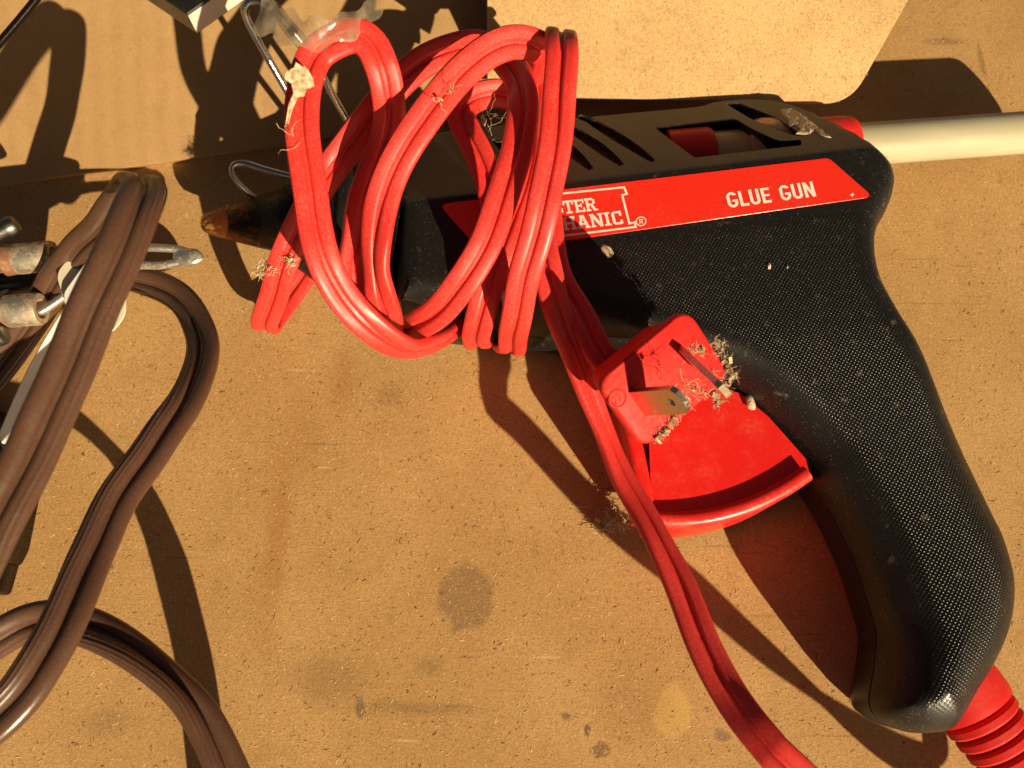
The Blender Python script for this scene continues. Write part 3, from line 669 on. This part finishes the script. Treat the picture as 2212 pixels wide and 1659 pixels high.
LBp = [k2(1700, 420, 3.91), k2(1580, 340, 5.19), k2(1450, 310, 5.80), k2(1300, 335, 6.10), k2(1130, 405, 6.20), k2(960, 535, 6.20), k2(800, 705, 6.10), k2(640, 905, 5.90), k2(520, 1085, 5.70), k2(430, 1250, 5.19), k6(330, 230, 4.68), k6(240, 430, 4.16), k6(165, 620, 3.40), k6(105, 800, 2.40), k6(85, 880, 1.60), k6(110, 900, 0.80), k6(210, 760, 0.45), k6(360, 520, 0.45)]
cord(mb, LBp, CR, CO, depth=.012)
LC = [k2(1800, 700, 4.55), k2(1870, 560, 4.93), k2(1915, 430, 5.70), k2(1905, 340, 6.50), k2(1830, 272, 7.00), k2(1700, 258, 7.30), k2(1540, 325, 7.40), k2(1370, 465, 7.40), k2(1200, 665, 7.30), k2(1050, 885, 7.10), k2(930, 1115, 6.80), k2(850, 1340, 6.50), k2(815, 1560, 6.20), k6(812, 520, 5.80), k6(832, 700, 5.32), k6(875, 860, 4.55), k6(905, 970, 3.40), k6(950, 1000, 2.00)]
cord(mb, LC, CR, CO, [0]*11+[10, 25, 40, 25, 10, 0, 0], depth=.012)
LD = [k2(1560, 300, 4.68), k2(1660, 400, 5.57), k2(1735, 520, 6.10), k2(1768, 720, 6.40), k2(1742, 940, 6.40), k2(1662, 1200, 6.30), k2(1562, 1450, 6.10), k6(1470, 430, 5.90), k6(1360, 620, 5.57), k6(1230, 790, 4.93), k6(1100, 890, 4.16), k6(990, 925, 3.14), k6(930, 930, 2.20)]
cord(mb, LD, CR, CO, depth=.012)
LE = [k2(1930, 640, 2.76), k2(1965, 400, 4.42), k2(1990, 270, 5.90), k2(2005, 215, 6.80), k2(2018, 290, 7.35), k2(2022, 440, 7.40), k2(2000, 700, 7.20), k2(1950, 1000, 6.90), k2(1890, 1300, 6.60), k6(1842, 300, 6.20), k6(1792, 520, 5.70), k6(1745, 740, 4.93), k6(1705, 920, 4.04), k6(1685, 1010, 3.01), k6(1680, 1045, 1.90), k6(1640, 980, 0.60)]
cord(mb, LE, CR, CO, depth=.012, lat0=Vector((1, 0, 0)))
LG = [k2(1800, 300, 3.8), k2(1835, 440, 4.6), k2(1850, 640, 5.0), k2(1835, 900, 5.0), k2(1770, 1200, 4.9), k6(1700, 180, 4.7), k6(1635, 380, 4.6), k6(1570, 580, 4.3), k6(1505, 780, 3.9), k6(1465, 930, 3.2), k6(1455, 990, 2.4), k6(1460, 1010, 1.4), k6(1430, 940, .45)]
cord(mb, LG, CR, CO, depth=.012)
LF = [k2(1720, 640, 4.1), k2(1590, 610, 4.3), k2(1440, 640, 4.45), k2(1360, 720, 4.5), k2(1395, 850, 4.5), k2(1490, 1050, 4.5), k2(1570, 1250, 4.4), k6(1600, 200, 4.2), k6(1620, 420, 4.05)]
cord(mb, LF, CR, CO, depth=.012)

# ---- plug
C0 = W(1434, 824, 5.35); cdir = (CAMP-C0).normalized(); rgt = Vector((1, .1, 0)); rgt = (rgt-cdir*rgt.dot(cdir)).normalized()
al = math.radians(36); b1ax = (cdir*math.cos(al)+rgt*math.sin(al)).normalized()
rg2 = Vector((1, -.3, 0)); rg2 = (rg2-cdir*rg2.dot(cdir)).normalized(); al = math.radians(28); pn = (cdir*math.cos(al)+rg2*math.sin(al)).normalized()
def k8(x, y): return WP(1253.7+.2083*x, 643.8+.2083*y, C0, pn)
uu = ((k8(1080, 110)-k8(130, 870)) + (k8(1610, 790)-k8(690, 1600))).normalized(); vv = pn.cross(uu)
LU = ((k8(1080, 110)-k8(130, 870)).length + (k8(1610, 790)-k8(690, 1600)).length)/2; LV = (k8(1080, 110)-k8(1610, 770)).length
cf = (k8(130, 870)+k8(1080, 110)+k8(1610, 790)+k8(690, 1600))/4
mbp = MB(); sec = [(0, .94), (-.03, .98), (-.08, 1.0), (-.24, 1.0), (-.30, .96), (-.34, .86), (-.9, .84), (-1.45, .76), (-1.7, .55)]
rl = rounded([(-LU/2, -LV/2), (LU/2, -LV/2), (LU/2, LV/2), (-LU/2, LV/2)], .44, 8); k = len(rl); v = []
for dz, sc in sec:
    sy = sc if dz > -.32 else sc*.95
    v += [cf+pn*dz+uu*(q.x*sc)+vv*(q.y*sy) for q in rl]
f = [tuple(range(k))] + [(i*k+j, (i+1)*k+j, (i+1)*k+(j+1) % k, i*k+(j+1) % k) for i in range(len(sec)-1) for j in range(k)] + [tuple((len(sec)-1)*k+j for j in range(k))[::-1]]
mbp.add(v, f); plug = mbp.build('plug', M['redd'], gun, smooth=35)
dn_ = cdir.cross(rgt); dn_ = -dn_ if dn_.z > 0 and dn_.y > 0 else dn_
imd = (rgt*.62+dn_*.78).normalized()
def blade(o, ax, wv, L=1.62, w=.32, h=.07):
    tv = ax.cross(wv).normalized(); hc = L-.42; v = []; f = []; n = 16
    ring_o = []
    for i in range(n):
        a = 2*math.pi*(i+.5)/n; dx, dy = math.cos(a), math.sin(a); k_ = min(w/max(1e-6, abs(dx)), .30/max(1e-6, abs(dy))); ring_o.append((dx*min(k_, .36), hc+dy*min(k_, .36)))
    ring_i = [(.095*math.cos(2*math.pi*(i+.5)/n), hc+.095*math.sin(2*math.pi*(i+.5)/n)) for i in range(n)]
    bot = [(-w, -.12), (w, -.12)]
    lo = [i for i in range(n) if ring_o[i][1] < hc-.29]; 
    for sg_ in (1, -1):
        b0 = len(v); v += [o+wv*a+ax*b+tv*(h*sg_) for a, b in ring_o+ring_i+bot]
        q = [(i, (i+1) % n, n+(i+1) % n, n+i) for i in range(n)]
        seq = sorted(range(n), key=lambda i: (2*math.pi*(i+.5)/n-math.pi) % (2*math.pi)); low = [i for i in seq if ring_o[i][1] <= hc+1e-6]
        q.append(tuple([2*n, 2*n+1]+low[::-1]))
        f += [tuple(b0+i for i in (t_ if sg_ == 1 else t_[::-1])) for t_ in q]
        if sg_ == 1: outl = [2*n, 2*n+1]+[i for i in sorted(range(n), key=lambda i: (2*math.pi*(i+.5)/n) % (2*math.pi)) if ring_o[i][1] > hc-1e-6]
    m_ = 2*n+2
    f += [(outl[i], outl[(i+1) % len(outl)], m_+outl[(i+1) % len(outl)], m_+outl[i])[::-1] for i in range(len(outl))]
    f += [(n+(i+1) % n, n+i, m_+n+i, m_+n+(i+1) % n)[::-1] for i in range(n)]
    mb2 = MB(); mb2.add(v, f); ob = mb2.build('blade', M['blade'], plug, smooth=30)
    bm = bmesh.new(); bm.from_mesh(ob.data); bmesh.ops.recalc_face_normals(bm, faces=bm.faces); bm.to_mesh(ob.data); bm.free()
blade(k8(610, 1080), b1ax, (vv-b1ax*vv.dot(b1ax)).normalized())
ax2 = (cdir*.68+imd*.73).normalized(); wv2 = (imd*.68-cdir*.73).normalized()
blade(k8(1110, 600)-ax2*.1, ax2, wv2, w=.27)
# moulded marks on the plug face: a raised approval ring and a moulded line of small blocks
def onp(a, b, h=.012): return cf+uu*a+vv*b+pn*h
mb2 = MB(); q = k8(385, 1040); a0, b0 = (q-cf).dot(uu), (q-cf).dot(vv)
ring = [onp(a0+.19*math.cos(i/24*2*math.pi), b0+.19*math.sin(i/24*2*math.pi), .0) for i in range(25)]
fr = frames(ring, view=False); sweep(mb2, ring, circ(.022, 6), fr)
for dx in (-.06, .05): tube(mb2, [onp(a0+dx-.05, b0-.08, 0), onp(a0+dx, b0, 0), onp(a0+dx-.03, b0+.09, 0)], .02, 6)
mb2.build('approval_mark', M['redd'], plug)
mb2 = MB()
for r_ in range(3):
    for i in range(9):
        a = -.45+i*.1; b = -.5+r_*.17
        tube(mb2, [onp(a, b-.05, -.004), onp(a+random.uniform(-.03, .03), b, -.004), onp(a+random.uniform(-.02, .03), b+.05, -.004)], .014, 5, .03)
mb2.build('moulded_marks', M['redd'], plug)
pb_ = cf-pn*1.7
cord(mb, [pb_+pn*.1, pb_-pn*.25, W(1300, 775, 3.95), W(1255, 690, 3.9), W(1215, 610, 3.95), W(1190, 520, 3.95), W(1178, 430, 3.95)], CR, CO, [0, 0, 10, 20, 20, 10, 0], depth=.012)
mb.build('power_cord', M['red'], gun, smooth=50)

# ---- wire stand of the gun and clear sleeve
mb = MB()
tube(mb, [k2(760, 1010, 3.0), k2(700, 930, 3.4), k2(620, 780, 4.2), k2(520, 600, 5.0), k2(430, 430, 5.6), k1(1960, 280, 6.1), k1(1850, 150, 6.5), k1(1745, 40, 6.8), k1(1660, 0, 6.8), k1(1595, 35, 6.7), k1(1600, 120, 6.4), k1(1710, 330, 5.8), k1(1860, 590, 5.0), k1(2010, 870, 4.0), k1(2130, 1050, 3.0), k2(560, 1130, 2.6)], .095)
mb.build('wire_stand', M['steel'], gun)
mb = MB(); tube(mb, [k2(560, 1180, 2.4), k1(2030, 1170, 2.5), k1(1850, 1133, 2.6), k1(1700, 1092, 2.6), k1(1580, 1056, 2.6), k1(1515, 1072, 2.6), k1(1508, 1128, 2.5), k1(1560, 1200, 2.3), k1(1640, 1270, 2.0), k1(1760, 1340, 1.7)], .085)
mb.build('wire_hook', M['steel'], gun)
mb = MB(); tube(mb, [k1(1745, 35, 6.8), k1(1800, 85, 6.66), k1(1850, 150, 6.5), k1(1905, 215, 6.3), k1(1965, 285, 6.1)], .165, 14)
mb.build('clear_sleeve', M['film'], gun)

# ---- flecks and crust stuck on the gun
def blob(mb, p, r, h, seed, n=12):
    rnd = random.Random(seed); v = [p+Vector((0, 0, h))]; rings = 3
    for k_ in range(1, rings+1):
        t_ = k_/rings
        for i in range(n):
            a = 2*math.pi*i/n; rr = r*t_*(1+.25*math.sin(a*2+seed)+rnd.uniform(-.1, .1))
            v.append(p+Vector((rr*math.cos(a), rr*1.2*math.sin(a), h*(1-t_**2)-(.02 if k_ == rings else 0)+rnd.uniform(-.01, .01))))
    f = [(0, 1+i, 1+(i+1) % n) for i in range(n)]
    for k_ in range(rings-1): f += [(1+k_*n+i, 1+(k_+1)*n+i, 1+(k_+1)*n+(i+1) % n, 1+k_*n+(i+1) % n) for i in range(n)]
    mb.add(v, f)
for i, (x, y, r) in enumerate([(1312, 544, .16), (1648, 842, .14), (1661, 576, .07), (1700, 578, .03)]):
    mb = MB(); p = W(x, y, 3.58); q = np.array([[p.x, p.y]]); p.z = ZS+float(body_z(q, segdist(q, poly), True)[0]); blob(mb, p, r, .05, i+3); mb.build('glue_fleck', M['glue'], gun)
crs = [(1600, 705), (1640, 700), (1690, 712), (1740, 745), (1790, 780), (1850, 830), (1900, 868), (1945, 903), (1900, 896), (1850, 872), (1815, 850), (1790, 872), (1745, 880), (1700, 868), (1722, 836), (1690, 818), (1662, 826), (1648, 780), (1622, 750)]
cp = np.array([(x+random.uniform(-7, 7), y+random.uniform(-6, 6)) for x, y in crs]); gp = np.array([(x, y) for x in range(1600, 1950, 11) for y in range(700, 905, 11)], float)+np.random.RandomState(4).uniform(-3, 3, (32*19, 2)); gp = gp[inside(gp, cp)]
ov, _, of, _, _, _ = delaunay_2d_cdt([Vector(q) for q in cp]+[Vector(q) for q in gp], [(i, (i+1) % len(cp)) for i in range(len(cp))], [], 0, 1e-3)
of = [f for f in of if inside(np.array([[sum(ov[i].x for i in f)/3, sum(ov[i].y for i in f)/3]]), cp)[0]]
ed = segdist(np.array([q[:] for q in ov]), cp)
mk('glue_crust', [on_gun(q.x, q.y)+Vector((0, 0, -.01+(.0 if ed[i] < 1 else .03+random.uniform(0, .03)))) for i, q in enumerate(ov)], [tuple(f) for f in of], M['glue'], gun, smooth=60)

# ================================================================ GLUE STICK
mb = MB(); lathe(mb, on_ax(1536), sB, [(0, .50), (.01, .585), (.3, .595), (.6, .59), (.985, .595), (1.0, .56)], 40)
gs = mk('glue_stick', mb.v, mb.f, M['stick'], base=(sA+sB)/2)
tag(gs, 'pale translucent glue stick sticking out of the back of the glue gun', 'glue stick')

# ================================================================ BROWN CORD
mb = MB(); BR, BO = .20, .228
Mst = [W(-190, 1500, 8.0), W(-100, 1330, 8.1), W(15, 1085, 8.2), W(90, 915, 8.3), W(170, 745, 8.4), W(245, 580, 8.4), W(292, 462, 8.2), W(308, 410, 7.8), W(300, 392, 7.1), W(272, 422, 6.2), W(222, 490, 4.9), W(165, 554, 3.5), W(108, 628, 2.3), W(58, 700, 1.6), W(0, 790, 1.0), W(-80, 900, .6)]
cord(mb, Mst, BR, BO, [0]*16, depth=.02, th=.9, ex=2.2)
Sst = [W(150, 640, .6), W(240, 605, .8), W(330, 615, 1.2), W(395, 655, 1.6), W(432, 715, 2.0), W(438, 785, 2.5), W(400, 870, 3.1), W(335, 960, 3.7), W(262, 1065, 4.3), W(205, 1180, 4.8), W(155, 1300, 5.2), W(95, 1420, 5.5), W(35, 1515, 5.6), W(-60, 1590, 5.6), W(-200, 1640, 5.4)]
cord(mb, Sst, BR, BO, [60, 50, 40, 30, 25, 20, 15, 10, 0, 0, 0, 0, 0, 0, 0], depth=.02, th=.9, ex=2.2)
Arc = [W(-200, 1560, 3.6), W(-90, 1440, 3.6), W(0, 1375, 3.6), W(80, 1345, 3.6), W(170, 1350, 3.6), W(270, 1395, 3.6), W(360, 1460, 3.5), W(430, 1545, 3.4), W(485, 1650, 3.3), W(530, 1780, 3.1), W(560, 1950, 2.6), W(560, 2150, 1.8), W(520, 2300, .9)]
cord(mb, Arc, BR, BO, [40, 30, 20, 10, -20, -40, -40, -30, -20, 0, 0, 0, 0], depth=.02, th=.9, ex=2.2)
tag(mb.build('brown_cord', M['brown'], smooth=50), 'brown two-wire electric cord looping through the air at the left edge', 'cord')

# ================================================================ SOLDERING GUN (left edge)
sg = empty('soldering_gun', W(20, 760, 0)); tag(sg, 'old soldering gun with two rusty barrels and a bent wire tip under the brown cord', 'soldering gun')
def barrel(x0, y0, x1, y1, zz, r):
    A, B = kb(x0, y0, zz), kb(x1, y1, zz); d = (B-A).normalized()
    mb = MB(); lathe(mb, A, B, [(0, r*.86), (0, r*.98), (.05, r), (.9, r), (1, r*.94), (1, r*.62), (.8, r*.6), (.8, .01)], 30, caps=False)
    fer = mb.build('ferrule', M['tarn'], sg, smooth=30)
    mb = MB(); lathe(mb, A-d*2.6, A+d*.1, [(0, r*1.05), (.55, r*1.08), (.62, r*.8), (.82, r*.78), (.86, r*1.04), (1, r*.95)], 24)
    mb.build('barrel', M['rust'], sg, smooth=30); return A, B
a1, b1 = barrel(180, 900, 560, 862, 2.5, .40); a2, b2 = barrel(90, 1440, 430, 1412, 2.5, .42)
mb = MB()
tip = kb(2060, 855, 2.3)
wp = circ(.085, 10)
for P in ([b1-(b1-a1).normalized()*.3, kb(520, 885, 2.5), kb(800, 838, 2.55), kb(1080, 795, 2.55), kb(1400, 780, 2.5), kb(1640, 782, 2.45), kb(1860, 800, 2.35), kb(2000, 842, 2.3)],
          [b2-(b2-a2).normalized()*.3, kb(420, 1440, 2.5), kb(640, 1300, 2.45), kb(900, 1130, 2.4), kb(1180, 1010, 2.35), kb(1450, 965, 2.3), kb(1660, 965, 2.3), kb(1850, 930, 2.3), kb(2000, 870, 2.3)]):
    path = [Vector(q) for q in catmull(P, .1)]; sweep(mb, path, circ(.105, 10, .085), frames(path))
lathe(mb, kb(1800, 865, 2.32), kb(2110, 885, 2.3), [(0, .08), (.2, .24), (.5, .25), (.72, .24), (.9, .15), (1, .05)], 14, .55)
mb.build('soldering_tip', M['solder'], sg, smooth=40)
mb = MB(); lathe(mb, kb(-160, 700, 3.0), kb(175, 525, 3.1), [(0, .22), (.7, .22), (.72, .25), (.9, .25), (.98, .2), (1, .1)], 16); mb.build('clamp_screw', M['dkmetal'], sg)
mb = MB(); lathe(mb, kb(-260, 1830, 2.6), kb(60, 1660, 2.7), [(0, .22), (.7, .22), (.72, .26), (.9, .26), (.98, .2), (1, .1)], 16); mb.build('clamp_screw', M['dkmetal'], sg)
mb = MB(); lathe(mb, kb(-400, 1150, 1.1), kb(420, 1060, 1.1), [(0, .5), (.95, .5), (1, .42)], 24); mb.build('lower_tube', M['blackgloss'], sg)
hp = rounded([W(x, y, .2).xy for x, y in [(-200, 900), (20, 890), (58, 950), (86, 1010), (84, 1060), (58, 1190), (40, 1222), (-200, 1240)]], [.2, .3, .4, .3, .2, .15, .1, .2], 4)
hp = fix([tuple(q) for q in hp]); mb = MB(); slab(mb, [Vector((q[0], q[1], 1.9)) for q in hp], (0, 0, 1), 1.88, .09); mb.build('housing', M['housing'], sg, smooth=60)
hp = rounded([W(x, y, .2).xy for x, y in [(-150, 1225), (38, 1215), (18, 1285), (-150, 1290)]], .12, 4); hp = fix([tuple(q) for q in hp])
mb = MB(); slab(mb, [Vector((q[0], q[1], 1.2)) for q in hp], (0, 0, 1), 1.18, .08); mb.build('foot', M['housing'], sg, smooth=50)

# ================================================================ WHITE TAG, WHITE STRIP
def tagplate(px_, z, r, th_, bev, name, m, par=None):
    q = fix([tuple(v) for v in rounded([W(x, y, z).xy for x, y in px_], r, 6)]); mb = MB(); slab(mb, [Vector((v[0], v[1], z)) for v in q], (0, 0, 1), th_, bev); return mb.build(name, m, par, smooth=40)
wt = empty('plastic_tag', W(210, 640, 0)); tag(wt, 'white plastic tag with rounded corners on a cream backing, under the brown cord', 'tag')
tagplate([(120, 590), (150, 556), (270, 600), (272, 680), (236, 725), (150, 690)], 3.35, .25, .05, .012, 'backing_card', M['cream'], wt)
tagplate([(188, 553), (250, 578), (215, 690), (122, 644)], 3.6, [.25, .2, .3, .32], .24, .08, 'tag_plate', M['white'], wt)
mb = MB(); pth = [Vector(q) for q in catmull([W(150, 690, 1.7), W(112, 752, 1.7), W(78, 815, 1.7), W(48, 880, 1.7), W(14, 960, 1.6)], .12)]
sweep(mb, pth, [(-.24, -.06), (.24, -.06), (.26, 0), (.24, .06), (-.24, .06), (-.26, 0)], frames(pth)); tag(mb.build('plastic_strip', M['white'], smooth=40), 'narrow white plastic strip curving beneath the brown cord', 'strip')

# ================================================================ SMALL THINGS AT THE TOP EDGE
bb = empty('metal_block', W(404, 60, 2.6)); tag(bb, 'black block with a pale metal side poking in at the top edge', 'block')
BZ = 4.3; cA = W(404, 30, BZ); dl = (W(335, -16, BZ)-cA).normalized(); dr = (W(470, -16, BZ)-cA).normalized()
pl = fix([tuple(p.xy) for p in (cA, cA+dr*3.0, cA+dr*3.0+dl*3.4, cA+dl*3.4)])
mb = MB(); slab(mb, [Vector((p[0], p[1], BZ)) for p in pl], (0, 0, 1), .75, .04); mb.build('block_body', M['blackgloss'], bb, smooth=20)
nrm_ = Vector((dr.y, -dr.x, 0)); mb = MB(); q0 = cA+nrm_*.03
slab(mb, [q0+Vector((0, 0, -.68)), q0+dr*2.9+Vector((0, 0, -.68)), q0+dr*2.9+Vector((0, 0, -.06)), q0+Vector((0, 0, -.06))], nrm_, .04, .01); mb.build('side_plate', M['cream'], bb, smooth=20)
mb = MB(); tube(mb, [W(-90, 190, 3.6), W(-30, 125, 4.0), W(40, 45, 4.4), W(100, -30, 4.8), W(150, -100, 5.2)], .105); tag(mb.build('thin_rod', M['housing']), 'thin dark shiny rod crossing the top left corner', 'rod')
# crumpled clear film caught on the wire and the first loop
film = catmull([k2(40, 90, 7.87), k2(150, 130, 7.97), k2(260, 195, 8.07), k2(350, 222, 8.12), k2(470, 214, 8.14), k2(590, 188, 8.12), k2(690, 135, 8.02), k2(790, 60, 7.92), k2(880, -20, 7.82)], .09)
path = [Vector(q) for q in film]; fr = frames(path); rnd = random.Random(5); v = []; n = len(path); kk = 7
for i, p in enumerate(path):
    wdt = .34*(1-.7*(i/n)**2)*(1+.25*math.sin(i*.7))
    for j in range(kk):
        s = (j/(kk-1)-.5)*2; v.append(p+fr[i][0]*(s*wdt)+fr[i][1]*(rnd.uniform(-.02, .02)+.05*math.sin(i*.5+j*.8)))
tag(mk('clear_film', v, [(i*kk+j, i*kk+j+1, (i+1)*kk+j+1, (i+1)*kk+j) for i in range(n-1) for j in range(kk-1)], M['film'], smooth=70), 'crumpled strip of clear film stuck over the wire and the leftmost red loop', 'film')

# ================================================================ LINT AND SCRAPS
def fuzz(name, ctr, rad, n, label, seed, m='lint', L=(.15, .4), w=.0075, chips=6):
    rnd = random.Random(seed); mb = MB(); cs = [Vector(c) for c in ctr]
    for i in range(int(n*1.8)):
        c = rnd.choice(cs); p = c+Vector((rnd.gauss(0, rad), rnd.gauss(0, rad), rnd.gauss(0, rad*.5))); d = Vector((rnd.gauss(0, 1), rnd.gauss(0, 1), rnd.gauss(0, .7))).normalized(); l = rnd.uniform(*L); P = [p]
        for _ in range(4):
            d = (d+Vector((rnd.gauss(0, .6), rnd.gauss(0, .6), rnd.gauss(0, .5)))).normalized(); P.append(P[-1]+d*l/4)
        sweep(mb, P, circ(w*rnd.uniform(.6, 1.5), 4), frames(P, view=False))
    for i in range(chips):
        c = rnd.choice(cs)+Vector((rnd.gauss(0, rad*.8), rnd.gauss(0, rad*.8), rnd.gauss(0, rad*.4))); R = Euler((rnd.uniform(0, 6), rnd.uniform(0, 6), rnd.uniform(0, 6))).to_matrix(); a, b, h = rnd.uniform(.03, .10), rnd.uniform(.02, .06), rnd.uniform(.01, .04)
        mb.add([c+R@Vector((sx*a, sy*b, sz*h)) for sz in (-1, 1) for sx, sy in ((-1, -1), (1, -.7), (.8, 1), (-.7, .8))], [(3, 2, 1, 0), (4, 5, 6, 7), (0, 1, 5, 4), (1, 2, 6, 5), (2, 3, 7, 6), (3, 0, 4, 7)])
    return tag(mb.build(name, M[m], smooth=0), label, 'lint', 'bits of lint')
fuzz('lint_clump', [k6(110, 500, 3.9), k6(60, 540, 3.8), k6(160, 510, 3.95), k6(260, 470, 4.2)], .07, 90, 'clump of dry lint and grass on the leftmost red cord end', 1, L=(.1, .3))
fuzz('lint_clump', [W(1300, 1140, .2), W(1325, 1115, .35), W(1345, 1125, .5)], .10, 90, 'tuft of dry plant fibres on the board beside the trigger tip', 2)
def plug_pts(L, h=.05): return [k8(x, y)+pn*h for x, y in L]
fuzz('lint_clump', plug_pts([(1390, 480), (1440, 520), (1500, 640), (1540, 760), (1580, 800), (1480, 870), (1400, 1000), (1420, 1060), (1260, 980), (1200, 950), (1330, 780), (1150, 560), (1240, 540)], .02), .05, 170, 'beige lint along the right edge of the red plug between its blades', 3, L=(.05, .32), chips=22, w=.0055)
fuzz('lint_clump', plug_pts([(1000, 1170), (960, 1260), (900, 1330), (840, 1400), (800, 1450), (1040, 1120)], .03), .04, 80, 'beige lint hanging on the lower edge of the red plug', 4, L=(.06, .28), chips=14, w=.0055)
fuzz('lint_clump', [k8(870, 960)+b1ax*.75, k8(800, 930)+b1ax*1.0, k8(860, 1040)+b1ax*.9, k8(700, 1000)+b1ax*1.15], .03, 12, 'wisp of fibre curled round the holed plug blade', 5, L=(.25, .5), chips=1, w=.006)
fuzz('lint_clump', [k2(1230, 640, 7.6), k2(1260, 600, 7.6), k2(1300, 560, 7.6)], .03, 4, 'few pale fibres stuck on the big middle red loop', 6, L=(.3, .55), chips=1, w=.006)
fuzz('lint_clump', [k2(1480, 740, 5.0), k2(1520, 800, 5.0), k2(1560, 880, 5.0)], .12, 12, 'thin cobweb of fibres between the inner red strands', 7, L=(.25, .6), chips=2, w=.004)
fuzz('lint_clump', [k2(270, 880, 7.45), k2(320, 930, 7.45)], .03, 3, 'single pale thread on the leftmost red loop', 8, L=(.4, .7), chips=0, w=.006)
mb = MB(); rnd = random.Random(9); c = k2(320, 510, 7.93); ring_ = []
fr0 = (CAMP-c).normalized(); ex = Vector((1, 0, 0)); ex = (ex-fr0*ex.dot(fr0)).normalized(); ey = fr0.cross(ex)
pts = [(.0, .0)]+[((.24+rnd.uniform(-.08, .12))*math.cos(i/14*2*math.pi), (.30+rnd.uniform(-.1, .1))*math.sin(i/14*2*math.pi)) for i in range(14)]
top = [c+ex*a+ey*b+fr0*(.05+rnd.uniform(-.03, .04)) for a, b in pts]; bot = [p-fr0*.02 for p in top]
mb.add(top+bot, [(0, 1+i, 1+(i+1) % 14) for i in range(14)]+[(15, 16+(i+1) % 14, 16+i) for i in range(14)]+[(1+i, 16+i, 16+(i+1) % 14, 1+(i+1) % 14) for i in range(14)])
tl_ = [c+ex*a+ey*b+fr0*.06 for a, b in [(-.12, -.2), (-.02, -.25), (-.22, -.62), (-.34, -.95), (-.38, -.9), (-.28, -.5)]]
mb.add(tl_+[p-fr0*.02 for p in tl_], [tuple(range(6)), tuple(range(11, 5, -1))]+[(i, 6+i, 6+(i+1) % 6, (i+1) % 6) for i in range(6)])
tag(mb.build('paper_scrap', M['lint'], smooth=0), 'torn beige paper scrap stuck on the leftmost red loop', 'scrap')
